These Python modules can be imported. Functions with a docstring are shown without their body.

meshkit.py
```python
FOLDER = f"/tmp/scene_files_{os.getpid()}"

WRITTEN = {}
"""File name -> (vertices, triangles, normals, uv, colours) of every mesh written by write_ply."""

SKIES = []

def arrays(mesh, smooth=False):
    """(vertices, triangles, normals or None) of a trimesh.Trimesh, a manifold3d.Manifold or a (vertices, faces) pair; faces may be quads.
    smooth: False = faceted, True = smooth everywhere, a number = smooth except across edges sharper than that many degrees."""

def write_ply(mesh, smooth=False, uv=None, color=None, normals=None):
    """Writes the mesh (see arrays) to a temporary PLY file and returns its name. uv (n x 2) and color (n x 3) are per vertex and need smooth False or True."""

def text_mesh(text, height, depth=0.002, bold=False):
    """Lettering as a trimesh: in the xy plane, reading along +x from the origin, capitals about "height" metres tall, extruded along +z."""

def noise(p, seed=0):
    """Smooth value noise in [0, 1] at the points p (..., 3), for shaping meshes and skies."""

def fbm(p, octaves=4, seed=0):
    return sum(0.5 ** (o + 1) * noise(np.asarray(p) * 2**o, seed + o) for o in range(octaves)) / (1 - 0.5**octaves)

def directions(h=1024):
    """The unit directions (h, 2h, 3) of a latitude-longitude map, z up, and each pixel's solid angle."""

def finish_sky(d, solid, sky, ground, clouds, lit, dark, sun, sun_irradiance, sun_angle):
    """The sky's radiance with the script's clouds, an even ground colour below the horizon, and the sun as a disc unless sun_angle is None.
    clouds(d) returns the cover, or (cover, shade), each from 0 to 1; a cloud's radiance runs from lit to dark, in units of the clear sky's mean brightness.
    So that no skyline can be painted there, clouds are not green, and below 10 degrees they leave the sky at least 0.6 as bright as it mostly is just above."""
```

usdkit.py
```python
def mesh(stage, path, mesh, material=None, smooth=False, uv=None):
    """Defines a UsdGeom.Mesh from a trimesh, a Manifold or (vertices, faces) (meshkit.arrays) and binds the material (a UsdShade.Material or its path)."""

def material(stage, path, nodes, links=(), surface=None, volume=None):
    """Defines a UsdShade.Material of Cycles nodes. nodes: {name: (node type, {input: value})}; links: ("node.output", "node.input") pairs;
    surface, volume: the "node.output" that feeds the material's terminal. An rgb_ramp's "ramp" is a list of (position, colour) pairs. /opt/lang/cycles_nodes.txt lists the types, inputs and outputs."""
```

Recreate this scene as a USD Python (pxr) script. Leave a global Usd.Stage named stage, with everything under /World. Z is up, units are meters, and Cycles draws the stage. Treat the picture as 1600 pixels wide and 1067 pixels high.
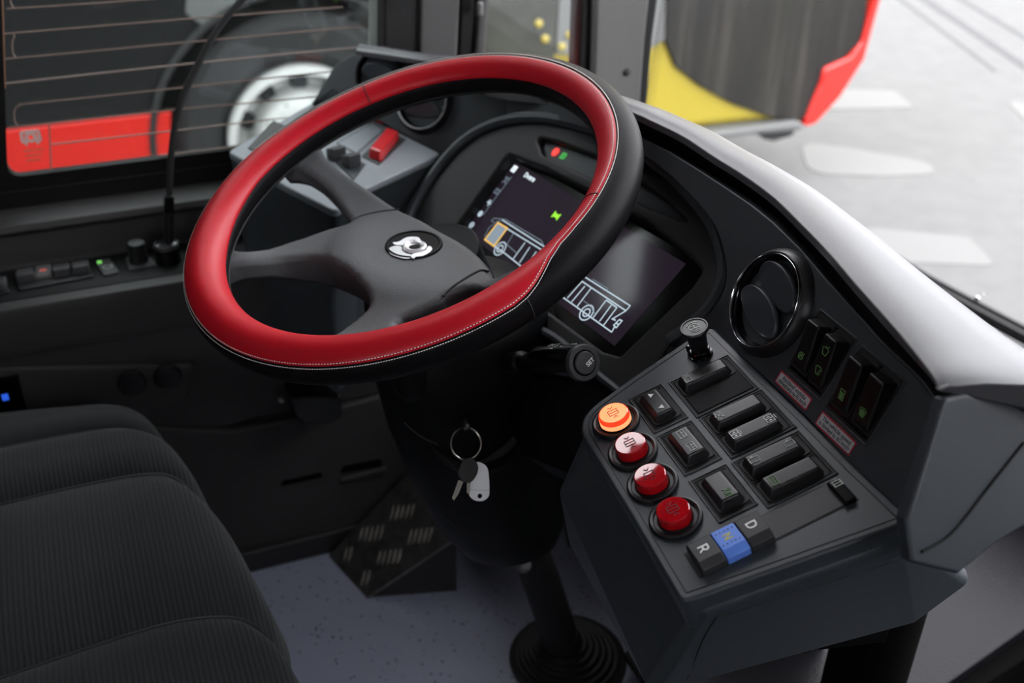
import math, random, numpy as np, trimesh, manifold3d as m3, usdkit, meshkit
from pxr import Usd, UsdGeom, UsdLux, UsdShade, Sdf, Gf, Vt
from shapely.geometry import Polygon, MultiPolygon, Point
from shapely.ops import unary_union
rng = random.Random(7); nrg = np.random.default_rng(7)
stage = Usd.Stage.CreateInMemory()
UsdGeom.SetStageUpAxis(stage, UsdGeom.Tokens.z); UsdGeom.SetStageMetersPerUnit(stage, 1.0)
UsdGeom.Xform.Define(stage, '/World')

# ------------------------------------------------------------------ camera, sky, lights, exposure
# bus frame: x forward, y to the driver's left, z up, origin on the driver's floor under the wheel
EYE = np.array([-0.28918, -0.95517, 1.25150]); FPX = 1720.0
CAM = np.array([[0.925033, 0.185585, -0.331470], [-0.379477, 0.491947, -0.783572], [0.017647, 0.850616, 0.525492]])   # columns: right, up, back
cam = UsdGeom.Camera.Define(stage, '/World/Camera')
m = np.eye(4); m[:3, :3] = CAM.T; m[3, :3] = EYE
UsdGeom.Xformable(cam).AddTransformOp().Set(Gf.Matrix4d(*m.ravel().tolist()))
cam.CreateHorizontalApertureAttr(36.0); cam.CreateVerticalApertureAttr(36.0 * 1067 / 1600)
cam.CreateFocalLengthAttr(36.0 * FPX / 1600); cam.CreateClippingRangeAttr(Gf.Vec2f(0.02, 300))
cam.CreateFStopAttr(5.6); cam.CreateFocusDistanceAttr(0.92)
cam.CreateExposureAttr(0.5)
sky = UsdLux.DomeLight.Define(stage, '/World/sky'); sky.CreateColorAttr(Gf.Vec3f(0.95, 0.945, 1.0)); sky.CreateIntensityAttr(1.7)

# ------------------------------------------------------------------ helpers
def unit(v): v = np.asarray(v, float); return v / np.linalg.norm(v)
def look(x, y): return CAM @ np.array([(x - 800) / FPX, -(y - 533.5) / FPX, -1.0])
def hit(x, y, axis, val):
    d = look(x, y); return EYE + (val - EYE[axis]) / d[axis] * d
def away(x, y, dep): return EYE + look(x, y) * dep

class Plane:
    """a real plane of the cab: o origin, n normal, u to the right, v up (u x v = n)"""
    def __init__(s, o, n, u):
        s.o = np.asarray(o, float); s.n = unit(n); u = np.asarray(u, float); s.u = unit(u - (u @ s.n) * s.n); s.v = np.cross(s.n, s.u)
    def at(s, x, y):
        d = look(x, y); return EYE + ((s.o - EYE) @ s.n) / (d @ s.n) * d
    def uv(s, *pts):
        q = np.array([s.at(*p) - s.o for p in pts]); return np.stack([q @ s.u, q @ s.v], 1)
    def w(s, a, b, h=0.0): return s.o + a * s.u + b * s.v + h * s.n
    def up(s, h): return Plane(s.o + h * s.n, s.n, s.u)
    def mat(s, a=0, b=0, h=0):
        M = np.eye(4); M[:3, 0], M[:3, 1], M[:3, 2], M[:3, 3] = s.u, s.v, s.n, s.w(a, b, h); return M
    def sub(s, a, b, h=0, rot=0, tilt=0):
        """plane with its origin at a, b, h; turned by rot about n, then tilted about its own u"""
        c, t = math.cos(rot), math.sin(rot); u = c * s.u + t * s.v; v = -t * s.u + c * s.v
        c, t = math.cos(tilt), math.sin(tilt); n = c * s.n - t * v
        return Plane(s.w(a, b, h), n, u)

WORLDP = Plane((0, 0, 0), (0, 0, 1), (1, 0, 0))
cat = lambda ms: trimesh.util.concatenate([x for x in ms if x is not None])
def moved(mesh, M): mesh = mesh.copy(); mesh.apply_transform(M); return mesh
def inst(mesh): return trimesh.Trimesh(*mesh, process=False) if isinstance(mesh, tuple) else mesh

def round_poly(pts, r=0.003, n=4):
    pts = np.asarray(pts, float)[:, :2]; N = len(pts); rr = r if np.ndim(r) else [r] * N; out = []
    for i in range(N):
        p, a, b = pts[i], pts[i - 1], pts[(i + 1) % N]
        da, db = a - p, b - p; la, lb = np.linalg.norm(da), np.linalg.norm(db)
        if rr[i] <= 0 or la < 1e-9 or lb < 1e-9: out.append(p); continue
        da, db = da / la, db / lb; c = np.clip(da @ db, -0.9999, 0.9999); half = math.acos(c) / 2
        if half > 1.5: out.append(p); continue
        t = min(rr[i] / math.tan(half), la * 0.45, lb * 0.45); p0, p2 = p + da * t, p + db * t
        for k in range(n + 1):
            s = k / n; out.append((1 - s) ** 2 * p0 + 2 * s * (1 - s) * p + s * s * p2)
    return np.array(out)

def smooth_line(pts, n=8, closed=False):
    """Catmull-Rom through the points"""
    P = np.asarray(pts, float)
    P = np.vstack([P[-1:], P, P[:2]]) if closed else np.vstack([2 * P[:1] - P[1:2], P, 2 * P[-1:] - P[-2:-1]])
    out = []
    for i in range(1, len(P) - 2):
        a, b, c, d = P[i - 1], P[i], P[i + 1], P[i + 2]
        for k in range(n):
            t = k / n; out.append(0.5 * (2 * b + (c - a) * t + (2 * a - 5 * b + 4 * c - d) * t * t + (3 * b - a - 3 * c + d) * t ** 3))
    if not closed: out.append(P[-2])
    return np.array(out)

def _area(p): return 0.5 * np.sum(p[:, 0] * np.roll(p[:, 1], -1) - np.roll(p[:, 0], -1) * p[:, 1])
def _clean(p):
    p = np.asarray(p, float)[:, :2]; keep = np.linalg.norm(p - np.roll(p, 1, 0), axis=1) > 1e-7; return p[keep]
def _inset(p, d):
    e0 = p - np.roll(p, 1, 0); e1 = np.roll(p, -1, 0) - p
    n0 = np.stack([-e0[:, 1], e0[:, 0]], 1) / np.linalg.norm(e0, axis=1)[:, None]; n1 = np.stack([-e1[:, 1], e1[:, 0]], 1) / np.linalg.norm(e1, axis=1)[:, None]
    mm = n0 + n1; k = 2 / np.maximum((mm * mm).sum(1), 0.7); return p + mm * k[:, None] * d

def slab(pl, pts, top, bottom, bevel=0.0, holes=(), steps=3):
    """a plate over the outline pts (in the plane's uv), its upper edges rounded by bevel"""
    rings = []
    for k, p in enumerate([pts, *holes]):
        p = _clean(p)
        if (_area(p) > 0) != (k == 0): p = p[::-1]
        rings.append(p)
    lv = [(bottom, 0.0)]
    if bevel > 0:
        for i in range(steps + 1):
            a = i / steps * math.pi / 2; lv.append((top - bevel * (1 - math.sin(a)), bevel * (1 - math.cos(a))))
    else: lv.append((top, 0.0))
    V, F, base = [], [], []
    for li, (h, d) in enumerate(lv):
        base.append([])
        for p in rings:
            q = _inset(p, d) if d > 0 else p; base[-1].append(len(V)); V.extend([(x, y, h) for x, y in q])
    for li in range(len(lv) - 1):
        for r, p in enumerate(rings):
            n = len(p); a, b = base[li][r], base[li + 1][r]
            for i in range(n):
                j = (i + 1) % n; F += [(a + i, a + j, b + j), (a + i, b + j, b + i)]
    V = np.array(V)
    from scipy.spatial import cKDTree
    for li, flip in ((len(lv) - 1, False), (0, True)):
        idx = np.concatenate([np.arange(base[li][r], base[li][r] + len(p)) for r, p in enumerate(rings)])
        rr = [V[base[li][r]:base[li][r] + len(p), :2] for r, p in enumerate(rings)]
        vv, ff = trimesh.creation.triangulate_polygon(Polygon(rr[0], rr[1:]), engine='earcut')
        _, near = cKDTree(V[idx][:, :2]).query(vv); ff = idx[near[ff]]
        n = np.cross(V[ff[:, 1]] - V[ff[:, 0]], V[ff[:, 2]] - V[ff[:, 0]])[:, 2]
        ff = np.where(((n < 0) != flip)[:, None], ff[:, ::-1], ff); F += ff.tolist()
    t = trimesh.Trimesh(V, np.array(F), process=False); t.apply_transform(pl.mat()); return t

_ico = trimesh.creation.icosphere(subdivisions=1).vertices
_ico2 = trimesh.creation.icosphere(subdivisions=2).vertices
def blob(centres, r, fine=False):
    """hull of balls at the centres: a rounded convex solid"""
    rr = r if np.ndim(r) else [r] * len(centres); ic = _ico2 if fine else _ico
    pts = np.vstack([np.asarray(c) + ic * q for c, q in zip(centres, rr)])
    mm = m3.Manifold.hull_points(pts.astype(np.float32)).to_mesh(); return trimesh.Trimesh(mm.vert_properties[:, :3], mm.tri_verts, process=False)
def rbox(pl, a0, a1, b0, b1, h0, h1, r=0.0015):
    r = min(r, abs(a1 - a0) / 2.01, abs(b1 - b0) / 2.01, abs(h1 - h0) / 2.01)
    return blob([pl.w(a, b, h) for a in (a0 + r, a1 - r) for b in (b0 + r, b1 - r) for h in (h0 + r, h1 - r)], r)
def box(x0, x1, y0, y1, z0, z1): return rbox_sharp(WORLDP, x0, x1, y0, y1, z0, z1)
def rbox_sharp(pl, a0, a1, b0, b1, h0, h1):
    t = trimesh.creation.box((a1 - a0, b1 - b0, h1 - h0)); t.apply_translation(((a0 + a1) / 2, (b0 + b1) / 2, (h0 + h1) / 2)); t.apply_transform(pl.mat()); return t
def lathe(pl, a, b, prof, n=40, h=0.0):
    """prof: (radius, height) pairs turned about the plane's normal"""
    P = np.asarray(prof, float); t = np.linspace(0, 2 * np.pi, n, endpoint=False); V = np.array([[r * math.cos(x), r * math.sin(x), z] for r, z in P for x in t]); F = []
    for i in range(len(P) - 1):
        for j in range(n):
            k = (j + 1) % n; A, B, C, D = i * n + j, i * n + k, (i + 1) * n + k, (i + 1) * n + j; F += [(A, B, C), (A, C, D)]
    for i, fl in ((0, True), (len(P) - 1, False)):
        if P[i][0] > 1e-6 and P[0][0] != P[-1][0] or (P[i][0] > 1e-6 and abs(P[0][1] - P[-1][1]) > 1e-9):
            V = np.vstack([V, [[0, 0, P[i][1]]]]) if False else V
    t_ = trimesh.Trimesh(V, np.array(F), process=False); t_.apply_transform(pl.mat(a, b, h)); return t_
def tube(path, r, n=10, closed=False, flat=None):
    P = np.asarray(path, float); N = len(P); T = np.gradient(P, axis=0) if not closed else np.roll(P, -1, 0) - np.roll(P, 1, 0)
    T /= np.linalg.norm(T, axis=1)[:, None]; rr = np.broadcast_to(np.asarray(r, float), (N,))
    ref = np.array([0.0, 0, 1]) if abs(T[0][2]) < 0.9 else np.array([1.0, 0, 0]); x = unit(np.cross(ref, T[0])); V, F = [], []
    for i in range(N):
        x = unit(x - (x @ T[i]) * T[i]); y = np.cross(T[i], x)
        for k in range(n):
            a = 2 * np.pi * k / n; V.append(P[i] + rr[i] * (math.cos(a) * x + math.sin(a) * y))
    for i in range(N if closed else N - 1):
        for k in range(n):
            A, B = i * n + k, i * n + (k + 1) % n; j = (i + 1) % N; C, D = j * n + (k + 1) % n, j * n + k; F += [(A, B, C), (A, C, D)]
    if not closed:
        V += [P[0], P[-1]]
        for k in range(n): F += [(N * n, (k + 1) % n, k), (N * n + 1, (N - 1) * n + k, (N - 1) * n + (k + 1) % n)]
    return trimesh.Trimesh(np.array(V), np.array(F), process=False)
def loft(rings, cap=True):
    R = [np.asarray(r, float) for r in rings]; n = len(R[0]); V = np.vstack(R); F = []
    for i in range(len(R) - 1):
        for k in range(n):
            A, B, C, D = i * n + k, i * n + (k + 1) % n, (i + 1) * n + (k + 1) % n, (i + 1) * n + k; F += [(A, B, C), (A, C, D)]
    if cap:
        for r, fl in ((0, True), (len(R) - 1, False)):
            c = len(V); V = np.vstack([V, R[r].mean(0)])
            for k in range(n):
                f = (c, r * n + k, r * n + (k + 1) % n); F.append(f[::-1] if fl else f)
    t = trimesh.Trimesh(V, np.array(F), process=False); return t
def sheet(grid):
    """open surface through a grid of points"""
    G = np.asarray(grid, float); a, b = G.shape[:2]; F = []
    for i in range(a - 1):
        for j in range(b - 1):
            A, B, C, D = i * b + j, i * b + j + 1, (i + 1) * b + j + 1, (i + 1) * b + j; F += [(A, B, C), (A, C, D)]
    return trimesh.Trimesh(G.reshape(-1, 3), np.array(F), process=False)
def strokes(pl, lines, width=0.0006, th=0.0002, h=0.0):
    """flat printed lines: each line a list of uv points"""
    from shapely.geometry import LineString
    shapes = [LineString(l).buffer(width / 2, cap_style=2, join_style=2, resolution=3) for l in lines]
    return flat(pl, unary_union(shapes), th, h)
def flat(pl, shape, th=0.0002, h=0.0):
    geoms = getattr(shape, 'geoms', [shape]); ms = [trimesh.creation.extrude_polygon(g, th, engine='earcut') for g in geoms if g.area > 1e-10]
    t = cat(ms); t.apply_translation((0, 0, h)); t.apply_transform(pl.mat()); return t
def text(pl, s, height, a=0, b=0, h=0, bold=False, centre=True, th=0.0002):
    t = meshkit.text_mesh(s, height, th, bold)
    if centre:
        lo, hi = t.bounds; t.apply_translation((-(lo[0] + hi[0]) / 2, -(lo[1] + hi[1]) / 2, 0))
    t.apply_translation((a, b, h)); t.apply_transform(pl.mat()); return t
def rect(a0, a1, b0, b1): return np.array([(a0, b0), (a1, b0), (a1, b1), (a0, b1)])
def circ(a, b, r, n=28, k=1.0, rot=0.0):
    t = np.linspace(0, 2 * np.pi, n, endpoint=False); x, y = r * np.cos(t), k * r * np.sin(t); c, s = math.cos(rot), math.sin(rot); return np.stack([a + c * x - s * y, b + s * x + c * y], 1)
def line_circ(a, b, r, t0=0, t1=360, n=20):
    t = np.radians(np.linspace(t0, t1, n)); return np.stack([a + r * np.cos(t), b + r * np.sin(t)], 1)

_names = {}
def numbered(parent, name):
    key = parent + '/' + name; k = _names.get(key, -1) + 1; _names[key] = k; return key if k == 0 else f'{key}_{k:03d}'
def setd(p, **kw):
    for k, v in kw.items():
        if v: p.SetCustomDataByKey(k, v)
def thing(name, label=None, category=None, group=None, kind=None, base=(0, 0, 0)):
    x = UsdGeom.Xform.Define(stage, numbered('/World', name)); p = x.GetPrim()
    x.AddTranslateOp().Set(Gf.Vec3d(*map(float, base)))
    setd(p, label=label, category=category, group=group, kind=kind); BASE[str(p.GetPath())] = np.asarray(base, float); return p
BASE = {}
def obj(name, mesh, mat, parent=None, smooth=30, label=None, category=None, group=None, kind=None):
    """one Mesh prim, under a thing or a part, or top-level"""
    if isinstance(mesh, (list, tuple)): mesh = cat(mesh)
    up = '/World' if parent is None else str(parent.GetPath())
    path = numbered(up, name); root = '/'.join(path.split('/')[:3])
    off = BASE.get(root)
    if off is not None and off.any(): mesh = moved(mesh, trimesh.transformations.translation_matrix(-off))
    p = usdkit.mesh(stage, path, mesh, M[mat], smooth=smooth).GetPrim()
    setd(p, label=label, category=category, group=group, kind=kind); return p

def cast(mesh, x, y, back=0.0):
    """the point of the mesh that the sight line through x, y meets first"""
    V = np.asarray(mesh.vertices); F = np.asarray(mesh.faces); d = look(x, y); A = V[F[:, 0]]; e1 = V[F[:, 1]] - A; e2 = V[F[:, 2]] - A; h = np.cross(d, e2); det = (e1 * h).sum(1); ok = abs(det) > 1e-14; det = np.where(ok, det, 1)
    s_ = EYE - A; u = (s_ * h).sum(1) / det; q = np.cross(s_, e1); v = (q @ d) / det; t = (e2 * q).sum(1) / det; t = t[ok & (u >= 0) & (v >= 0) & (u + v <= 1) & (t > 0.02)]
    return None if len(t) == 0 else EYE + d * (t.min() - back)

# ------------------------------------------------------------------ materials (colour, grain and wear)
M = {}
def mat(name, nodes, links, surface='p.BSDF', **kw): M[name] = usdkit.material(stage, '/World/Looks/' + name, nodes, links, surface=surface, **kw)
def plastic(name, col, rough=0.5, grain=0.0, scale=1400, bevel=0.0012, coat=0.0, spec=0.5, metal=0.0, var=0.0, **extra):
    nodes = {'p': ('principled_bsdf', dict(base_color=col, roughness=rough, coat_weight=coat, coat_roughness=0.08, specular_ior_level=spec, metallic=metal, **extra)),
             'tc': ('texture_coordinate', {})}
    links = []; nrm = None
    if bevel > 0: nodes['bv'] = ('bevel', dict(samples=4, radius=bevel)); nrm = 'bv.bevel'
    if grain > 0:
        nodes['n'] = ('noise_texture', dict(scale=scale, detail=2.0)); nodes['b'] = ('bump', dict(strength=grain, distance=0.0004)); links += [('tc.object', 'n.vector'), ('n.fac', 'b.height')]
        if nrm: links.append((nrm, 'b.normal'))
        nrm = 'b.normal'
    if var > 0:
        nodes['n2'] = ('noise_texture', dict(scale=9.0, detail=5.0)); nodes['r'] = ('rgb_ramp', dict(ramp=[(0.35, tuple(c * (1 - var) for c in col)), (0.7, tuple(c * (1 + var) for c in col))])); links += [('tc.object', 'n2.vector'), ('n2.fac', 'r.fac'), ('r.color', 'p.base_color')]
    if nrm: links.append((nrm, 'p.normal'))
    mat(name, nodes, links)
def glow(name, col, e, base=(0.02, 0.02, 0.02)):
    mat(name, {'p': ('principled_bsdf', dict(base_color=base, roughness=0.4, emission_color=col, emission_strength=e))}, [])
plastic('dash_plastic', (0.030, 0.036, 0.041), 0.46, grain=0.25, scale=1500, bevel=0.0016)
plastic('dash_top_plastic', (0.060, 0.060, 0.066), 0.42, grain=0.2, scale=1500, bevel=0.003, spec=0.8)  # same plastic as the face, tone raised to hold the sky light
plastic('pod_lit_plastic', (0.19, 0.21, 0.23), 0.45, grain=0.2, scale=1200, bevel=0.003, spec=0.6)  # paler than the pod walls: window light put into the colour
plastic('console_plastic', (0.032, 0.039, 0.046), 0.42, grain=0.3, scale=1700, bevel=0.0015, spec=0.55)
plastic('black_plastic', (0.008, 0.0083, 0.0096), 0.38, bevel=0.0008)
plastic('matte_black', (0.006, 0.006, 0.0065), 0.6, grain=0.3, scale=1400, bevel=0.0015)
plastic('hub_plastic', (0.088, 0.092, 0.096), 0.55, grain=0.9, scale=900, bevel=0.003)
plastic('switch_plastic', (0.009, 0.009, 0.010), 0.55, bevel=0.0007, spec=0.1)
plastic('ledge_shaded_plastic', (0.008, 0.008, 0.0085), 0.6, grain=0.3, scale=900, bevel=0.001, spec=0.15)  # real strip, its tone darkened for the weak window light on the ledge
plastic('ledge_key', (0.045, 0.046, 0.048), 0.5, bevel=0.001, spec=0.4)
plastic('key_plastic', (0.0256, 0.0264, 0.028), 0.5, bevel=0.0008)
plastic('rocker_plastic', (0.015,0.0155,0.017), 0.36, bevel=0.0007, spec=0.4)
plastic('rocker_black', (0.004, 0.004, 0.0045), 0.42, bevel=0.0007, spec=0.3)
plastic('badge_black', (0.003, 0.003, 0.0035), 0.5, bevel=0.0, spec=0.1)
plastic('band_black', (0.004, 0.004, 0.0045), 0.55, bevel=0.0, spec=0.15)
plastic('gloss_black', (0.003, 0.003, 0.0035), 0.12, bevel=0.0006)
plastic('column_plastic', (0.0025, 0.0028, 0.003), 0.45, bevel=0.003, spec=0.2)
plastic('rubber', (0.004, 0.004, 0.0044), 0.65, bevel=0.0)
plastic('wall_plastic', (0.034, 0.033, 0.033), 0.55, grain=0.4, scale=700, bevel=0.004, spec=0.3)
plastic('wall_gloss', (0.016,0.016,0.0165), 0.35, bevel=0.004)
plastic('frame_black', (0.003, 0.003, 0.003), 0.35, bevel=0.002)
plastic('pillar_grey', (0.10, 0.098, 0.095), 0.55, bevel=0.005)
plastic('post_grey', (0.045, 0.044, 0.043), 0.55, bevel=0.005)
plastic('step_rubber', (0.003, 0.003, 0.003), 0.9, bevel=0.0, spec=0.03)
plastic('roof_liner', (0.62, 0.62, 0.62), 0.8, bevel=0)
plastic('dark_liner', (0.02, 0.02, 0.021), 0.8, bevel=0)
plastic('chrome', (0.80, 0.80, 0.82), 0.10, metal=1.0, bevel=0.0005)
plastic('satin_silver', (0.62, 0.64, 0.63), 0.38, metal=0.6, bevel=0.0004)
plastic('lens_print', (0.10, 0.003, 0.006), 0.6, bevel=0)
plastic('shaded_metal', (0.03, 0.03, 0.029), 0.5, bevel=0.0)  # tread metal with shade put into its colour, for the footrest side
plastic('silver_ring', (0.80, 0.81, 0.82), 0.35, metal=0.35, bevel=0.0004)
plastic('steel', (0.55, 0.53, 0.45), 0.22, metal=1.0, bevel=0.0)
plastic('emblem_silver', (0.82, 0.82, 0.84), 0.28, metal=0.55, bevel=0.0003)
plastic('key_steel', (0.10, 0.095, 0.085), 0.35, metal=1.0, bevel=0.0)
plastic('white_plastic', (0.72,0.73,0.74), 0.4, bevel=0.0004)
plastic('print_white', (0.75,0.76,0.75), 0.6, bevel=0)
plastic('print_grey', (0.42,0.45,0.42), 0.6, bevel=0)
plastic('print_green', (0.11, 0.24, 0.075), 0.6, bevel=0)
plastic('print_black', (0.02, 0.02, 0.022), 0.6, bevel=0)
plastic('print_red', (0.384, 0.0192, 0.0384), 0.5, bevel=0)
plastic('paper_white', (0.4416, 0.4512, 0.4608), 0.5, bevel=0)
plastic('blue_key', (0.112, 0.256, 0.8), 0.4, bevel=0.0008)
plastic('blue_dark', (0.02, 0.05, 0.2), 0.5, bevel=0)
plastic('print_yellow', (0.528, 0.4992, 0.1536), 0.6, bevel=0)
plastic('hazard_red', (0.55, 0.02, 0.025), 0.25, bevel=0.001, coat=0.5)
plastic('red_leather', (0.52, 0.0035, 0.014), 0.43, grain=0.22, scale=900, bevel=0, spec=0.40)
plastic('black_leather', (0.006, 0.006, 0.0068), 0.46, grain=0.3, scale=900, bevel=0, spec=0.07)
plastic('seam_dark', (0.08, 0.0048, 0.0064), 0.7, bevel=0)
plastic('thread', (0.72, 0.688, 0.64), 0.7, bevel=0)
plastic('asphalt', (0.125, 0.124, 0.122), 0.9, bevel=0, var=0.05, spec=0.15)
plastic('road_paint', (0.160, 0.159, 0.155), 0.9, bevel=0, spec=0.15)
plastic('road_tar', (0.05,0.05,0.05), 0.8, bevel=0)
plastic('bus_black', (0.016, 0.016, 0.0165), 0.3, bevel=0.0, spec=0.15)
plastic('bus_red', (0.60,0.016,0.010), 0.3, bevel=0.0, coat=0.6)
plastic('bus_yellow', (0.30, 0.235, 0.018), 0.35, bevel=0.0, coat=0.4)
plastic('bus_grey', (0.11, 0.113, 0.11), 0.5, bevel=0.0)
plastic('bus_olive', (0.030,0.031,0.024), 0.35, bevel=0.0, var=0.25)
plastic('tyre', (0.016, 0.016, 0.0165), 0.8, bevel=0.0)
plastic('wheel_white', (0.50,0.50,0.49), 0.4, bevel=0.0)
plastic('busbar', (0.30, 0.15, 0.08), 0.6, bevel=0.0)
plastic('heat_wire', (0.16, 0.115, 0.095), 0.6, bevel=0.0)
plastic('glass_edge', (0.45, 0.52, 0.46), 0.3, bevel=0.0)
plastic('glass_print', (0.55, 0.42, 0.38), 0.6, bevel=0.0)
glow('lit_red', (1.0, 0.04, 0.03), 1.0); glow('lit_green', (0.10, 0.75, 0.12), 0.5); glow('lit_lime', (0.35, 0.95, 0.02), 0.7)
glow('ui_line', (0.50, 0.62, 0.70), 0.75); glow('ui_bright', (0.75, 0.85, 0.92), 0.9); glow('ui_dim', (0.30, 0.38, 0.48), 0.30); glow('ui_yellow', (0.95, 0.55, 0.10), 0.75)
glow('ui_fill', (0.33, 0.42, 0.50), 0.5); glow('led_blue', (0.03, 0.15, 1.0), 0.5); glow('led_green', (0.25, 0.9, 0.15), 0.5); glow('led_red', (1.0, 0.15, 0.12), 0.35)
# display glass: glossy cover, glow tinted purple to hold the red wheel's reflection
mat('display', {'p': ('principled_bsdf', dict(base_color=(0.012, 0.012, 0.018), roughness=0.09, specular_ior_level=0.28, emission_color=(0.42, 0.28, 0.45), emission_strength=0.026))}, [])
# lamp lenses
mat('lens_red', {'p': ('principled_bsdf', dict(base_color=(0.62, 0.005, 0.012), roughness=0.06, transmission_weight=0.35, ior=1.49, coat_weight=1.0, coat_roughness=0.02))}, [])
mat('lens_lit', {'p': ('principled_bsdf', dict(base_color=(0.75, 0.02, 0.01), roughness=0.08, coat_weight=1.0, coat_roughness=0.02, emission_color=(1.0, 0.04, 0.01), emission_strength=1.1))}, [])
mat('lens_core', {'p': ('principled_bsdf', dict(base_color=(0.75, 0.1, 0.05), roughness=0.3, emission_color=(1.0, 0.27, 0.11), emission_strength=1.25))}, [])
# window panes: sunlight passes
def pane(name, tint, k=1.0, extra=None):
    n = {'t': ('transparent_bsdf', dict(color=tint)), 'g': ('glossy_bsdf', dict(color=(0.9, 0.93, 0.95), roughness=0.0)), 'f': ('layer_weight', dict(blend=0.5)), 'pw': ('math', dict(math_type='power', value2=5.0)), 'ma': ('math', dict(math_type='multiply_add', value2=0.9, value3=0.05)), 'm': ('mix_closure', {})}
    mat(name, n, [('f.facing', 'pw.value1'), ('pw.value', 'ma.value1'), ('ma.value', 'm.fac'), ('t.BSDF', 'm.closure1'), ('g.BSDF', 'm.closure2')], surface='m.closure')
pane('clear_glass', (0.97, 0.98, 0.97)); pane('tinted_glass', (0.80, 0.84, 0.82))
# vinyl floor with coloured flecks
mat('vinyl', {'tc': ('texture_coordinate', {}), 'v': ('voronoi_texture', dict(scale=95.0, randomness=1.0)), 'r': ('rgb_ramp', dict(ramp=[(0.0, (1, 1, 1)), (0.16, (1, 1, 1)), (0.2, (0, 0, 0)), (1, (0, 0, 0))])),
              'w': ('separate_color', {}), 'c': ('rgb_ramp', dict(ramp=[(0.0, (0.02, 0.02, 0.03)), (0.45, (0.025, 0.025, 0.03)), (0.5, (0.10, 0.03, 0.035)), (0.6, (0.20, 0.20, 0.24)), (1.0, (0.16, 0.16, 0.2))], interpolate=False)),
              'n': ('noise_texture', dict(scale=300.0, detail=3.0)), 'bs': ('rgb_ramp', dict(ramp=[(0.3, (0.17, 0.18, 0.24)), (0.7, (0.21, 0.22, 0.285))])),
              'x': ('mix', {}), 'p': ('principled_bsdf', dict(roughness=0.5))},
    [('tc.object', 'v.vector'), ('tc.object', 'n.vector'), ('v.distance', 'r.fac'), ('v.color', 'w.color'), ('w.r', 'c.fac'), ('n.fac', 'bs.fac'), ('bs.color', 'x.color1'), ('c.color', 'x.color2'), ('r.color', 'x.fac'), ('x.color', 'p.base_color')])
# pebbled dark covering of the podium
mat('podium_vinyl', {'tc': ('texture_coordinate', {}), 'n': ('voronoi_texture', dict(scale=420.0)), 'b': ('bump', dict(strength=0.35, distance=0.0006)), 'p': ('principled_bsdf', dict(base_color=(0.008, 0.008, 0.010), roughness=0.34, specular_ior_level=0.13))},
    [('tc.object', 'n.vector'), ('n.distance', 'b.height'), ('b.normal', 'p.normal')])
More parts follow.
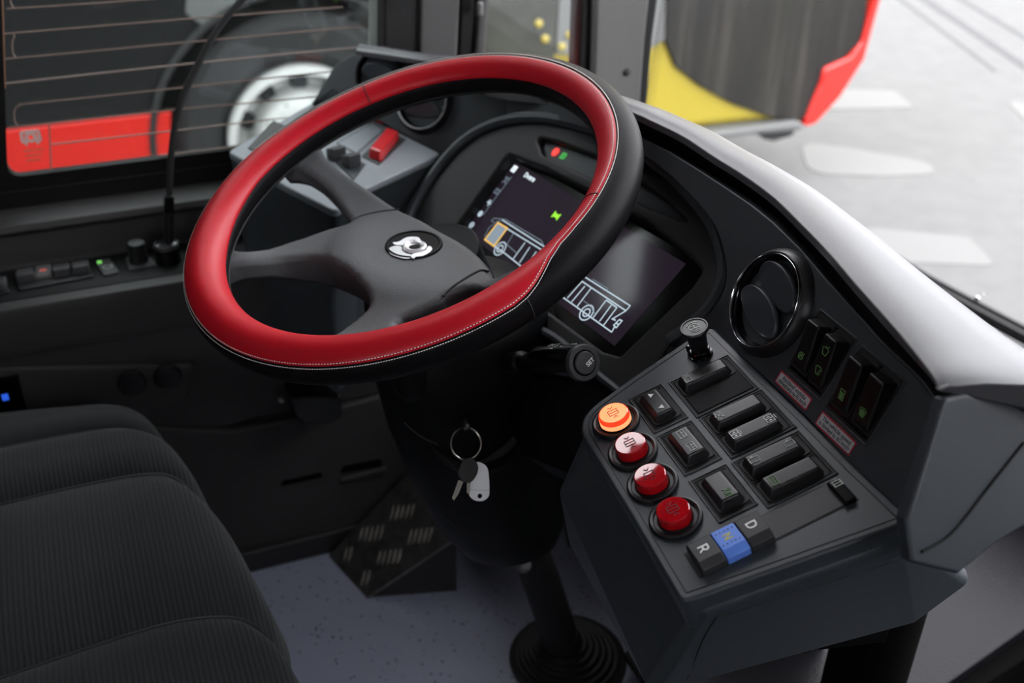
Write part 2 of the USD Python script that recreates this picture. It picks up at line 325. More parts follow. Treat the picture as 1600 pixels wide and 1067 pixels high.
# ribbed seat cloth
mat('seat_cloth', {'tc': ('texture_coordinate', {}), 'mp': ('mapping', dict(rotation=(0, 0, 0.0))), 'w': ('wave_texture', dict(bands_direction='x', scale=62.0, distortion=0.6, detail=2.0, detail_scale=3.0)), 'n': ('noise_texture', dict(scale=900.0, detail=2.0)),
                   'r': ('rgb_ramp', dict(ramp=[(0.2, (0.0095, 0.0112, 0.0125)), (0.8, (0.0155, 0.018, 0.020))])), 'b': ('bump', dict(strength=0.5, distance=0.001)), 'b2': ('bump', dict(strength=0.4, distance=0.0006)), 'p': ('principled_bsdf', dict(roughness=0.85, sheen_weight=0.1, specular_ior_level=0.2))},
    [('tc.object', 'mp.vector'), ('mp.vector', 'w.vector'), ('tc.object', 'n.vector'), ('w.fac', 'r.fac'), ('r.color', 'p.base_color'), ('w.fac', 'b.height'), ('n.fac', 'b2.height'), ('b.normal', 'b2.normal'), ('b2.normal', 'p.normal')])
mat('seat_side_cloth', {'tc': ('texture_coordinate', {}), 'n': ('noise_texture', dict(scale=900.0, detail=2.0)), 'b2': ('bump', dict(strength=0.5, distance=0.0008)), 'p': ('principled_bsdf', dict(base_color=(0.011, 0.0115, 0.013), roughness=0.85, sheen_weight=0.1, specular_ior_level=0.2))},
    [('tc.object', 'n.vector'), ('n.fac', 'b2.height'), ('b2.normal', 'p.normal')])
# ribbed aluminium
mat('tread_metal', {'tc': ('texture_coordinate', {}), 'n': ('noise_texture', dict(scale=60.0, detail=6.0)), 'r': ('rgb_ramp', dict(ramp=[(0.3, (0.30, 0.29, 0.27)), (0.7, (0.50, 0.48, 0.45))])), 'p': ('principled_bsdf', dict(metallic=1.0, roughness=0.42))},
    [('tc.object', 'n.vector'), ('n.fac', 'r.fac'), ('r.color', 'p.base_color')])
# dirty rear window: streaks that run down the pane
mat('dirty_glass', {'tc': ('texture_coordinate', {}), 'mp': ('mapping', dict(scale=(9.0, 9.0, 0.5))), 'n': ('noise_texture', dict(scale=1.6, detail=6.0, roughness=0.65)), 'n3': ('noise_texture', dict(scale=1.3, detail=3.0)),
                    'r': ('rgb_ramp', dict(ramp=[(0.36, (0.008, 0.0075, 0.006)), (0.50, (0.014, 0.0125, 0.0095)), (0.75, (0.052, 0.047, 0.040))])), 'x': ('mix', dict(mix_type='multiply', fac=0.4)), 'p': ('principled_bsdf', dict(roughness=0.35))},
    [('tc.object', 'mp.vector'), ('mp.vector', 'n.vector'), ('tc.object', 'n3.vector'), ('n.fac', 'r.fac'), ('r.color', 'x.color1'), ('n3.color', 'x.color2'), ('x.color', 'p.base_color')])

# ------------------------------------------------------------------ large structure
st = 'structure'
GROUND = -0.85
obj('road', sheet([[(x, y, GROUND) for y in (-40, 60)] for x in (-40, 90)]), 'asphalt', smooth=False, kind=st, label='pale grey wet-looking road outside the windscreen')
road = WORLDP.up(GROUND)
def paint(name, pts, mt, label, th=0.004, r=0.05, group=None):
    obj(name, slab(road, round_poly(road.uv(*pts), r), th, -0.01), mt, smooth=False, label=label, category='road marking', group=group)
paint('crossing_stripe', [(1290, 140), (1398, 142), (1428, 169), (1290, 172)], 'road_paint', 'short white painted stripe on the road right of the red bus corner')
paint('crossing_stripe', [(1250, 222), (1330, 232), (1452, 255), (1462, 272), (1380, 276), (1262, 272)], 'road_paint', 'worn white painted patch on the road in the middle, below the short stripe', r=0.12)
paint('crossing_stripe', [(1345, 355), (1515, 372), (1556, 416), (1400, 410)], 'road_paint', 'widest white painted stripe on the road, nearest the windscreen')
paint('crossing_stripe', [(1572, 158), (1640, 170), (1660, 200), (1600, 186)], 'road_paint', 'white painted stripe cut off by the right edge of the picture')
for a, b, w, t in (((1425, -14), (1625, 120), 9, 'thicker dark seam across the road, top right'), ((1480, -14), (1640, 82), 5, 'thin dark seam nearer the top right corner'), ((1395, -10), (1556, 112), 4, 'faint dark seam running lowest of the three')):
    d = unit(np.subtract(b, a)) * w / 2; n = np.array([-d[1], d[0]])
    obj('road_seam', slab(road, road.uv(a + n, b + n, b - n, a - n), 0.003, -0.01), 'road_tar', smooth=False, label=t, category='road seam')

obj('floor', box(-1.3, 0.78, -0.42, 0.75, -0.03, 0.0), 'vinyl', smooth=False, kind=st, label='blue-grey speckled vinyl floor')
# the aisle floor below the driver's platform, roof, right side, rear partition: out of the picture, they keep the cab dark
obj('aisle_floor', box(-5, 0.95, -1.95, -0.42, -0.52, -0.49), 'dark_liner', smooth=False, kind=st)
obj('platform_side', box(-1.3, 0.55, -0.43, -0.42, -0.5, -0.03), 'dark_liner', smooth=False, kind=st)
obj('ceiling', box(-5, 0.55, -1.95, 0.8, 2.05, 2.15), 'roof_liner', smooth=False, kind=st)
obj('ceiling_cove', box(0.50, 0.95, -1.95, 0.8, 1.95, 2.15), 'dark_liner', smooth=False, kind=st)
def holed(name, axis, at0, at1, outer, holes, mt):
    pl = Plane((0, at0, 0), (0, -1, 0), (1, 0, 0)) if axis == 1 else Plane((at0, 0, 0), (-1, 0, 0), (0, -1, 0))
    obj(name, slab(pl, rect(*outer), 0, -(at1 - at0), holes=[rect(*h) for h in holes]), mt, smooth=False, kind=st)
holed('wall_right', 1, -1.95, -1.90, (-5, 0.95, -0.5, 2.08), [(-0.2, 0.6, 1.4, 1.85), (-2.4, -1.5, 0.75, 1.5)], 'dark_liner')
obj('wall_rear', box(-1.32, -1.28, -0.35, 0.8, -0.03, 1.25), 'dark_liner', smooth=False, kind=st)
obj('wall_end', box(-5.05, -5, -1.95, 0.8, -0.5, 2.1), 'dark_liner', smooth=False, kind=st)
holed('wall_left_rear', 1, 0.62, 0.67, (-5, -1.3, -0.5, 2.08), [(-2.8, -1.6, 0.6, 1.6)], 'dark_liner')

# ---- left side wall beside the driver: an extruded profile (y, z), lowest edge first
YW = 0.56
zg = hit(150, 260, 1, YW)[2]                                     # lower edge of the side window
p_sill = hit(150, 330, 1, 0.515); p_back = hit(150, 400, 1, 0.505); led = p_back[2]
p_lip = hit(150, 458, 2, led); yl = p_lip[1]
p_fl = hit(150, 524, 1, yl); p_st = hit(150, 534, 1, yl + 0.006)
prof = [(0.420, 0.0), (0.420, 0.045), (0.432, 0.05), (0.432, p_st[2] - 0.20), (0.425, p_st[2] - 0.19), (yl + 0.012, p_st[2] - 0.004), (yl + 0.004, p_st[2]), (yl - 0.002, p_fl[2]), (yl - 0.006, led - 0.012), (yl - 0.003, led - 0.002), (yl + 0.006, led),
        (0.500, led), (0.505, led + 0.004), (0.508, p_sill[2] - 0.016), (0.500, p_sill[2] - 0.008), (0.504, p_sill[2]), (0.54, p_sill[2] + 0.003), (0.66, p_sill[2] + 0.003), (0.66, 0.0)]
side = Plane((0, 0, 0), (1, 0, 0), (0, 1, 0))
wl = thing('wall_left', 'black moulded side panel with a switch ledge beside the driver', None, kind=st)
obj('panel', slab(side, np.array(prof), 0.62, -1.28), 'wall_plastic', wl, smooth=25)
# black border below the side window
obj('window_border', slab(Plane((0, 0.535, 0), (0, -1, 0), (1, 0, 0)), rect(-1.2, 0.30, p_sill[2] - 0.002, zg - 0.02), -0.02, -0.09), 'frame_black', wl, smooth=False)
obj('kick_strip', rbox(WORLDP, -1.2, 0.3, 0.405, 0.422, 0.0, 0.042, 0.003), 'wall_gloss', wl)
low = Plane((0, 0.428, 0), (0, -1, 0), (1, 0, 0))
def lowquad(name, pts, h0, h1, mt, r=0.004, **k): return obj(name, slab(low, round_poly(low.uv(*pts), r), h1, h0, min(0.006, abs(h1 - h0) / 3)), mt, wl, **k)
lowquad('wheel_arch_panel', [(150, 655), (300, 664), (360, 668), (430, 655), (500, 640), (600, 612), (700, 600), (700, 700), (640, 790), (340, 880), (150, 900)], -0.004, 0.010, 'wall_plastic', 0.03)
lowquad('socket_panel', [(-60, 560), (304, 555), (291, 612), (218, 636), (-60, 660)], -0.004, 0.024, 'wall_plastic', 0.010)
for q in ([(436, 754), (440, 745), (500, 732), (502, 739)], [(528, 734), (534, 722), (592, 711), (594, 722)]):
    lowquad('slot', q, 0.009, 0.0112, 'step_rubber', 0.003)
lowquad('slot_lip', [(528, 742), (600, 722), (600, 732), (530, 748)], 0.009, 0.0145, 'wall_plastic', 0.002)
sp = low.up(0.024)
for cx, cy in ((206, 597), (262, 587)):
    a, b = sp.uv((cx, cy))[0]
    c = obj('socket_cap', [lathe(sp, a, b, [(0.019, 0), (0.019, 0.003), (0.0165, 0.006), (0.0, 0.007)]), rbox(sp, a - 0.009, a + 0.009, b + 0.010, b + 0.021, 0, 0.008)], 'black_plastic', wl)
a, b = sp.uv((8, 618))[0]
bx_ = obj('charger_socket', rbox(sp, a - 0.03, a + 0.022, b - 0.035, b + 0.03, 0, 0.004), 'gloss_black', wl); obj('blue_light', rbox(sp, a - 0.004, a + 0.004, b - 0.005, b + 0.005, 0.003, 0.005), 'led_blue', bx_)
# switches on the ledge
obj('ledge_strip', box(-1.2, 0.22, yl + 0.016, 0.500, led - 0.004, led + 0.001), 'ledge_shaded_plastic', wl, smooth=False)
lg = Plane((0, 0, led + 0.001), (0, 0, 1), (1, 0, 0))
def on_ledge(x, y): return lg.uv((x, y))[0]
def ledge_plate(pts): return slab(lg, round_poly(lg.uv(*pts), 0.004), 0.003, -0.002, 0.001)
pl1 = obj('switch_plate', ledge_plate([(22, 430), (136, 409), (147, 434), (30, 456)]), 'black_plastic', wl)
for cx, cy, mt in ((41, 435), (69, 429), (97, 426), (127, 421)) and ((41, 435, 'ledge_key'), (69, 430, 'pillar_grey'), (97, 427, 'ledge_key'), (127, 423, 'ledge_key')):
    a, b = on_ledge(cx, cy); lift = 0.012 if mt == 'ledge_key' else 0.006
    obj('rocker', blob([lg.w(a + sx * 0.0085, b + sy * 0.013, h) for sx in (-1, 1) for sy, h in ((-1, lift), (1, 0.006), (-1, 0.002), (1, 0.002))], 0.0025), mt, pl1)
    if mt == 'pillar_grey': obj('red_mark', rbox(lg, a - 0.004, a + 0.004, b - 0.004, b - 0.0005, 0.0085, 0.0095, 0.0004), 'led_red', pl1)
pl2 = obj('switch_plate', ledge_plate([(-60, 448), (10, 436), (16, 458), (-50, 472)]), 'black_plastic', wl)
a, b = on_ledge(-2, 449); obj('rocker', blob([lg.w(a + sx * 0.0085, b + sy * 0.013, h) for sx in (-1, 1) for sy, h in ((-1, 0.012), (1, 0.006), (-1, 0.002), (1, 0.002))], 0.0025), 'ledge_key', pl2)
pl3 = obj('indicator_plate', ledge_plate([(149, 411), (171, 405), (187, 427), (163, 433)]), 'ledge_key', wl)
a, b = on_ledge(156, 413); obj('green_light', rbox(lg, a - 0.003, a + 0.003, b - 0.004, b + 0.004, 0.0025, 0.0042, 0.0006), 'led_green', pl3)
a, b = on_ledge(169, 420); obj('symbol', strokes(lg.up(0.0032), [line_circ(a, b, 0.006, 100, 420), [(a - 0.002, b), (a + 0.007, b + 0.006)]], 0.0012), 'print_grey', pl3)
pl4 = obj('knob_plate', ledge_plate([(196, 404), (228, 396), (246, 416), (203, 424)]), 'ledge_key', wl)
a, b = on_ledge(218, 410); obj('knob', lathe(lg, a, b, [(0.013, 0.002), (0.012, 0.028), (0.0105, 0.0305), (0.0, 0.031)]), 'black_plastic', pl4)

# ---- side window: pane, frame, heating wires
wp = Plane((0, YW, 0), (0, -1, 0), (1, 0, 0))
w1 = thing('window_1', 'driver side window with brown heating wires in the pane', None, kind=st)
quad = wp.uv((5, -10), (24, 238), (70, 268), (250, 244), (560, 205), (605, 190))
xl, xr, ztop = wp.uv((-6, 0))[0][0], wp.uv((606, 60))[0][0], 1.18
(ax_, az_), (bx2, bz2) = wp.uv((3, 0), (10, 215)); lean = lambda z: bx2 + (ax_ - bx2) * (z - bz2) / (az_ - bz2); xl = min(lean(1.75), lean(zg))
outline = np.vstack([[(lean(ztop), ztop)], round_poly([(lean(zg + 0.05), zg + 0.05), (lean(zg), zg), (xr, zg), (xr, ztop)], [0, 0.045, 0, 0], 6)])
obj('frame', slab(wp.up(-0.0), rect(-1.28, xr + 0.035, zg - 0.03, 2.06), 0.001, -0.012, holes=[outline, rect(lean(1.46), xr, 1.46, 1.68)]), 'frame_black', w1, smooth=False)
obj('pane', slab(wp, rect(xl - 0.01, xr + 0.01, zg - 0.01, ztop + 0.01), -0.005, -0.010), 'tinted_glass', w1, smooth=False); obj('pane', slab(wp, rect(xl - 0.01, xr + 0.01, 1.45, 1.69), -0.005, -0.010), 'clear_glass', w1, smooth=False)
gp = wp.up(-0.0045)
def wires(pts): return tube([gp.w(a, b, 0.0) for a, b in gp.uv(*pts)], 0.0011, 5)
def loop(up, dn):                                               # two runs joined by a U turn at the left
    u, d = np.array(up, float), np.array(dn, float); xm = min(u[0][0], d[0][0]) - 9; c = [(u[0][0] - 7, u[0][1] + 1), (xm + 3, u[0][1] + 6), (xm, u[0][1] + 13), (xm, d[0][1] - 12), (xm + 2, d[0][1] - 5), (xm + 6, d[0][1] - 1)]
    return list(u[::-1]) + c + list(d)
for pts in (loop([(38, -28), (400, -60), (560, -75)], [(25, 13), (216, 0), (400, -17), (530, -28)]), loop([(28, 51), (400, 21), (536, 11)], [(28, 90.5), (400, 56), (572, 40.8)]),
            [(6, 131), (200, 110), (400, 89), (541, 76), (575, 73)], loop([(42, 162), (200, 146), (400, 124), (575, 106)], [(31, 197), (275, 171), (400, 160), (575, 143)]), [(80, 226), (267, 205), (430, 186), (575, 172)], [(250, 243), (430, 222), (575, 206)]):
    obj('heating_wire', wires(smooth_line(pts, 5)), 'heat_wire', w1)
obj('busbar', slab(gp, gp.uv((-6, -40), (4, -40), (9, 138), (-6, 140)), 0.001, 0), 'busbar', w1, smooth=False)
obj('busbar', slab(gp, gp.uv((592, -60), (606, -60), (603, 120), (589, 120)), 0.001, 0), 'busbar', w1, smooth=False)
obj('glass_edge', slab(gp, gp.uv((578, -60), (592, -60), (589, 120), (575, 120)), 0.002, 0), 'glass_edge', w1, smooth=False)
obj('seam_wire', wires([(77, 195), (80, 268)]), 'heat_wire', w1)
a, b = gp.uv((48, 214))[0]; k = 0.0105
em = [[(a - k, b + k * .8), (a - k * 1.05, b - k * .4), (a - k * .7, b - k * .75), (a - k * .55, b - k * .1)], [(a + k, b + k * .8), (a + k * 1.05, b - k * .4), (a + k * .7, b - k * .75), (a + k * .55, b - k * .1)], [(a - k, b + k * .75), (a + k, b + k * .75)], line_circ(a, b, k * .52)]
obj('glass_mark', strokes(gp.up(0.001), em, 0.0042), 'glass_print', w1, smooth=False, label='pale ring emblem printed in the corner of the pane')
obj('glass_mark_text', strokes(gp.up(0.001), [[(a - .012, b - .018 - i * .007), (a + .012 - (i % 3) * .003, b - .018 - i * .007)] for i in range(3)], 0.0016), 'busbar', w1, smooth=False)

# ---- front left corner: pillars, quarter light, windscreen
def pillar(name, pts_px, y, depth, mt, label=None, r=0.012):
    pl = Plane((0, y, 0), (0, -1, 0), (1, 0, 0)); q = pl.uv(*pts_px); lo = q[:, 1].min()
    return obj(name, slab(pl, q, 0, -depth, 0.004), mt, smooth=30, kind=st, label=label)
pillar('trim_1', [(603, -260), (660, -260), (655, 300), (598, 300)], 0.53, 0.05, 'frame_black')
pillar('trim_2', [(662, -260), (732, -260), (704, 300), (652, 300)], 0.52, 0.06, 'post_grey', 'grey front door post left of the quarter light')
t3 = pillar('trim_3', [(732, -260), (752, -260), (736, 300), (708, 300)], 0.54, 0.06, 'frame_black')
obj('hinge', blob([hit(749, y, 1, 0.52) for y in (8, 20)], 0.006), 'pillar_grey', t3)
pillar('trim_4', [(768, -260), (784, -260), (742, 300), (728, 300)], 0.53, 0.03, 'post_grey')
pillar('trim_5', [(921, -260), (946, -260), (926, 300), (896, 300)], 0.58, 0.04, 'frame_black')
t6 = pillar('trim_6', [(940, -260), (1044, -260), (1008, 60), (990, 300), (924, 300)], 0.56, 0.05, 'pillar_grey', 'grey windscreen pillar with one screw')
pp = Plane((0, 0.56, 0), (0, -1, 0), (1, 0, 0)); a, b = pp.uv((979, 113))[0]
obj('screw', lathe(pp, a, b, [(0.0065, -0.002), (0.006, 0.002), (0.0, 0.004)], 16), 'rubber', t6)
pillar('trim_7', [(1040, -260), (1064, -260), (1020, 60), (1010, 180), (986, 300), (975, 300), (1004, 60)], 0.565, 0.03, 'frame_black')
qp = Plane((0, 0.59, 0), (0, -1, 0), (1, 0, 0))
w2 = thing('window_2', 'narrow quarter light between the front pillars', None, kind=st)
obj('pane', slab(qp, qp.uv((735, -260), (935, -260), (915, 320), (700, 320)), 0, -0.004), 'clear_glass', w2, smooth=False)
def frit(pl, x_of_y, rows, parent, y0=-20, y1=170, step=6.0, sx=4.2):
    sh = []
    for i in range(int((y1 - y0) / step) + 1):
        for k in range(rows):
            y = y0 + i * step + (k % 2) * step / 2; a, b = pl.uv((x_of_y(y) + k * sx * (1 if sx > 0 else 1), y))[0]; sh.append(Point(a, b).buffer(0.0017 * (1 - 0.16 * k), 4))
    obj('frit_dots', flat(pl, MultiPolygon(sh) if False else unary_union(sh), 0.0005), 'frame_black', parent, smooth=False, kind='stuff')
frit(qp.up(0.001), lambda y: 915.5 - 0.07 * y, 4, w2, y1=100, sx=-4.2)
# windscreen: curved, raked pane from the left pillar to the far right
w3 = thing('window_3', 'large curved windscreen', None, kind=st)
ws = []
for t in np.linspace(0, 1, 25):
    y = 0.60 - 2.5 * t; x = 0.49 + 0.50 * (1 - (2 * t - 1) ** 4) * 0.75 + 0.12 * t
    ws.append([(x + 0.10 * (1 - s), y, 0.20 + 1.85 * s) for s in (0, 0.5, 1.0)])
obj('pane', sheet(ws), 'clear_glass', w3, smooth=True)
fp = Plane((0, 0.55, 0), (0, -1, 0), (1, 0, 0))
frit(fp, lambda y: 1036 - 0.17 * y, 4, w3, y1=170)
obj('wall_front_right', box(0.72, 0.96, -1.95, -1.10, -0.5, 2.06), 'dark_liner', smooth=False, kind=st)  # unseen panel added to keep light off the console side
obj('wall_front_left', box(0.62, 0.96, 0.55, 0.66, -0.5, 0.36), 'dark_liner', smooth=False, kind=st)
obj('bulkhead', box(0.40, 0.43, -0.24, 0.55, -0.03, 0.56), 'step_rubber', smooth=False, kind=st, label='dark panel added in the footwell to keep light off the floor')  # added to block windscreen light below the dash and darken the footwell
obj('front_wall', box(0.88, 0.96, -1.95, 0.62, -0.5, 0.36), 'dark_liner', smooth=False, kind=st)

# ------------------------------------------------------------------ the two buses outside
ya = 3.15; A = Plane((0, ya, 0), (0, -1, 0), (1, 0, 0))
bus = thing('parked_bus', 'black and red bus standing beside the driver side window, white wheel hub', 'bus', base=(0, ya, GROUND))
hubc = A.uv((474, 216))[0]; R0 = 0.50
lower = GROUND + 0.12; arch = [(hubc[0] + 0.56 * math.cos(t), hubc[1] + 0.56 * math.sin(t)) for t in np.linspace(-0.2, math.pi + 0.2, 30)]
xe = A.uv((636, 0))[0][0]
body = Polygon([(-5, lower), (xe, lower), (xe, 2.75), (-5, 2.75)]).difference(Polygon(arch + [(hubc[0] - 0.56, -2), (hubc[0] + 0.56, -2)]))
obj('body', flat(A, body, 0.06, -0.06), 'bus_black', bus, smooth=False)
obj('body_core', box(-5, xe, ya + 0.30, ya + 2.5, lower, 2.75), 'bus_black', bus, smooth=False)
q = A.uv((8, 203), (266, 174), (246, 262)); z0 = lower + 0.0
obj('red_skirt', slab(A, np.array([(-5, q[0][1] + 0.02), q[0], q[1], (q[2][0], z0), (-5, z0)]), 0.012, -0.01, 0.004), 'bus_red', bus, smooth=30)
obj('arch_trim', tube([A.w(hubc[0] + 0.57 * math.cos(t), hubc[1] + 0.57 * math.sin(t), 0.01) for t in np.linspace(-0.2, math.pi + 0.2, 40)], 0.014, 8), 'tyre', bus, label='dark trim around the wheel arch')
Aw = A.up(-0.02)
ty = obj('tyre', lathe(Aw, *hubc, [(0.29, -0.16), (0.30, 0.0), (0.34, 0.03), (0.44, 0.03), (0.49, -0.01), (0.50, -0.06), (0.50, -0.25)], 56), 'tyre', bus)
rim = obj('wheel_rim', lathe(Aw, *hubc, [(0.292, -0.02), (0.292, 0.045), (0.264, 0.05), (0.255, 0.0), (0.245, -0.06), (0.20, -0.05), (0.175, 0.03), (0.16, 0.07), (0.10, 0.085), (0.0, 0.09)], 56), 'wheel_white', bus)
for k in range(10):
    t = 2 * math.pi * (k + 0.4) / 10; obj('rim_hole', lathe(Aw, hubc[0] + 0.215 * math.cos(t), hubc[1] + 0.215 * math.sin(t), [(0.032, -0.06), (0.032, -0.02), (0.0, -0.02)], 16), 'rubber', rim)
for k in range(10):
    t = 2 * math.pi * (k + 0.1) / 10; obj('wheel_nut', lathe(Aw, hubc[0] + 0.155 * math.cos(t), hubc[1] + 0.155 * math.sin(t), [(0.014, 0.02), (0.014, 0.06), (0.0, 0.065)], 6), 'bus_grey', rim)
pn = A.uv((292, -40), (440, -60), (350, 22), (318, 40), (290, 20)); obj('side_panel', slab(A, pn, 0.008, 0), 'bus_grey', bus, smooth=False, label='faint grey panel high on the side')

yb = hit(1160, 205, 2, -0.52)[1]; B = Plane((0, yb, 0), (0, -1, 0), (1, 0, 0))
bb = thing('front_bus', 'yellow bus with a dirty dark window and red nose seen through the windscreen', 'bus', base=(2.5, yb, GROUND))
x0 = B.uv((722, 60))[0][0]
nose = [(1250, 194), (1266, 190), (1304, 148), (1342, 88), (1366, 0), (1400, -160)]
obj('body', slab(B, np.vstack([[(x0, 2.2), (x0, -0.47)], B.uv((1092, 203), (1240, 186), *nose), [(B.uv((1400, -160))[0][0], 2.2)]]), 0.0, -1.6, 0.05), 'bus_yellow', bb, smooth=30)
obj('rear_window', slab(B, round_poly(B.uv((1046, -180), (1036, 62), (1052, 102), (1090, 132), (1140, 160), (1200, 181), (1236, 184), (1252, 186), (1282, 112), (1312, 92), (1345, 60), (1372, -180)), 0.05), 0.02, -0.01, 0.006), 'dirty_glass', bb, label='dark window streaked with dirt')
obj('nose_panel', slab(B, round_poly(B.uv((1249, 196), (1268, 190), (1306, 149), (1344, 89), (1368, 0), (1402, -160), (1362, -160), (1357, 0), (1340, 62), (1322, 86), (1281, 104), (1276, 128), (1262, 160)), 0.03), 0.035, -0.02, 0.012), 'bus_red', bb, label='red corner panel')
obj('side_glass', slab(B, B.uv((728, -200), (880, -200), (862, 92), (724, 92)), 0.02, -0.01), 'bus_olive', bb, smooth=False, label='olive dark side window')
obj('side_strip', slab(B, B.uv((882, -200), (1040, -200), (1034, 60), (1000, 82), (866, 82)), 0.022, -0.01), 'bus_grey', bb, smooth=False)
obj('bumper', slab(B, B.uv((1000, 200), (1095, 202), (1238, 184), (1250, 192), (1240, 199), (1160, 206), (1096, 214), (1000, 220)), 0.05, -0.2, 0.015), 'bus_grey', bb, label='pale bumper strip')
obj('bumper_foot', slab(B, round_poly(B.uv((1185, 206), (1240, 198), (1236, 210), (1205, 219), (1192, 216)), 0.02), 0.02, -0.2, 0.008), 'tyre', bb)
for cx, cy in ((838, 34), (886, 52), (874, 70), (848, 58)):
    a, b = B.uv((cx, cy))[0]; obj('side_light', lathe(B, a, b, [(0.016, 0.01), (0.016, 0.03), (0.0, 0.035)], 14), 'bus_yellow', bb)
# ------------------------------------------------------------------ planes of the dashboard
K = Plane((0.13047, -0.40664, 0.73563), (-0.32, 0.02, 0.94), (-0.066, -0.997, 0.0))       # switch console, rising to the front
G = Plane((0.19258, -0.46158, 0.75794), (-0.905, 0.04, 0.42), (0, -1, 0))                  # face above the console
E0 = away(890, 400, 1.20)
E = Plane(E0, (-0.694, -0.03, 0.717), (0.13, -0.985, 0.05))                                # display
W = Plane((0.14964, 0.45897, 0.80), (-0.70, -0.58, 0.42), (0.6, -0.8, 0))                  # left wing with two vents
ZP = 0.70; P0 = Plane((0, 0, ZP), (0, 0, 1), (0, -1, 0))                                   # left switch pod

dash = thing('dashboard', 'dark grey curved dashboard with display, round vents and pale-edged hood', 'dashboard', base=(0.25, 0.0, 0.75))
# hood: lip (inner edge) and its rounded top
lip_px = [(557, 76, .80), (612, 84, .80), (669, 93, .80), (720, 98, .80), (790, 112, .805), (860, 130, .825), (920, 148, .848), (990, 172, .862), (1024, 187, .864), (1071, 210, .866), (1120, 242, .866), (1165, 270, .866), (1212, 304, .866), (1256, 346, .866), (1299, 390, .866), (1346, 444, .866), (1402, 506, .866), (1438, 549, .866), (1465, 584, .866), (1475, 606, .864)]
lip = smooth_line([hit(x, y, 2, z) for x, y, z in lip_px], 5)
n = len(lip); T = np.gradient(lip, axis=0); outw = np.stack([-T[:, 1], T[:, 0], 0 * T[:, 0]], 1); outw /= np.linalg.norm(outw, axis=1)[:, None]
outw[outw[:, 0] < 0] *= 1
if outw[n // 2, 0] < 0: outw = -outw
s = np.linspace(0, 1, n); wid = np.interp(s, [0, 0.3, 0.45, 0.6, 0.75, 0.9, 1.0], [0.020, 0.030, 0.034, 0.045, 0.062, 0.085, 0.105])
prof = [(-0.003, -0.036), (-0.003, -0.006), (-0.001, -0.001), (0.004, 0.0015), (0.25, 0.004), (0.55, 0.0035), (0.8, 0.0), (1.0, -0.010), (1.12, -0.026), (1.25, -0.055), (1.35, -0.11)]
grid = []
for i in range(n):
    row = []
    for k, (a, h) in enumerate(prof):
        o = a if k < 4 else a * wid[i]; h = h if k > 1 else (h - 0.001) * 0.22; hf = np.interp(s[i], [0.85, 1.0], [1.0, 0.3]) if k == 0 or k > 6 else 1.0; row.append(lip[i] + outw[i] * o + np.array([0, 0, h * hf]))
    grid.append(row)
obj('hood', sheet(grid)if True else None, 'dash_top_plastic', dash, smooth=40, label='padded top of the dashboard, toned pale for sky light')
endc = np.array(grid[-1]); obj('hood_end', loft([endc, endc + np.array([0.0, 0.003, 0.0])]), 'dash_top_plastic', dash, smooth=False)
# dark band below the lip
low_px = [(555, 84, .775), (669, 112, .775), (760, 150, .78), (860, 165, .80), (960, 198, .824), (1007, 219, .83), (1045, 238, .832), (1090, 266, .833), (1139, 298, .833), (1174, 322, .833), (1208, 349, .833), (1250, 390, .833), (1281, 426, .833), (1327, 478, .833), (1384, 538, .833), (1438, 589, .833), (1463, 620, .833)]
band = sheet([[a, a * 0.5 + b * 0.5 + np.array([0.004, 0, 0]), b] for a, b in zip(lip + np.array([0, 0, -0.004]), [np.array([np.interp(t, np.linspace(0, 1, 97), c) for c in smooth_line([hit(*p[:2], 2, p[2]) for p in low_px], 6).T]) for t in s])])
obj('hood_band', band, 'band_black', dash, smooth=40, label='black band under the lip of the dashboard')
lowl = smooth_line([hit(*p[:2], 2, p[2]) for p in low_px], 6)
obj('hood_bead', tube(lowl[24:] + np.array([-0.001, 0, 0]), 0.0016, 6), 'dash_plastic', dash)
# face plates
arch = smooth_line([(640, 352), (652, 322), (676, 282), (700, 250), (728, 222), (765, 200), (815, 187), (870, 189), (930, 205), (985, 230), (1035, 264), (1082, 308), (1116, 352), (1132, 398), (1134, 440), (1116, 480), (1084, 512), (1050, 536)], 4)
def inside_px(pl, pts): return pl.uv(*pts)
Gtop = [(790, 140), (860, 160), (960, 196), (1007, 217), (1045, 236), (1090, 264), (1139, 296), (1174, 320), (1208, 347), (1250, 388), (1281, 424), (1327, 476), (1384, 536), (1438, 587), (1470, 619)]
Gout = G.uv(*(Gtop + [(1413, 801), (1330, 728), (1260, 652), (1115, 517), (1085, 524), (1040, 560), (985, 640), (800, 400)]))
gpoly = Polygon(Gout).buffer(0).difference(Polygon(G.uv(*(list(map(tuple, arch)) + [(985, 640), (800, 500), (640, 420)]))).buffer(0))
gp_ = max(getattr(gpoly, 'geoms', [gpoly]), key=lambda g: g.area)
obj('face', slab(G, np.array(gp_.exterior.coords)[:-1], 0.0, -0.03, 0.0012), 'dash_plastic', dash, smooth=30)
Wout = W.uv((552, 84), (612, 97), (669, 108), (760, 140), (840, 165), (840, 260), (760, 300), (700, 262), (640, 215), (592, 188), (520, 140), (486, 164), (524, 100))
obj('left_face', slab(W, Wout, 0.0, -0.03, 0.002), 'dash_plastic', dash, smooth=30)
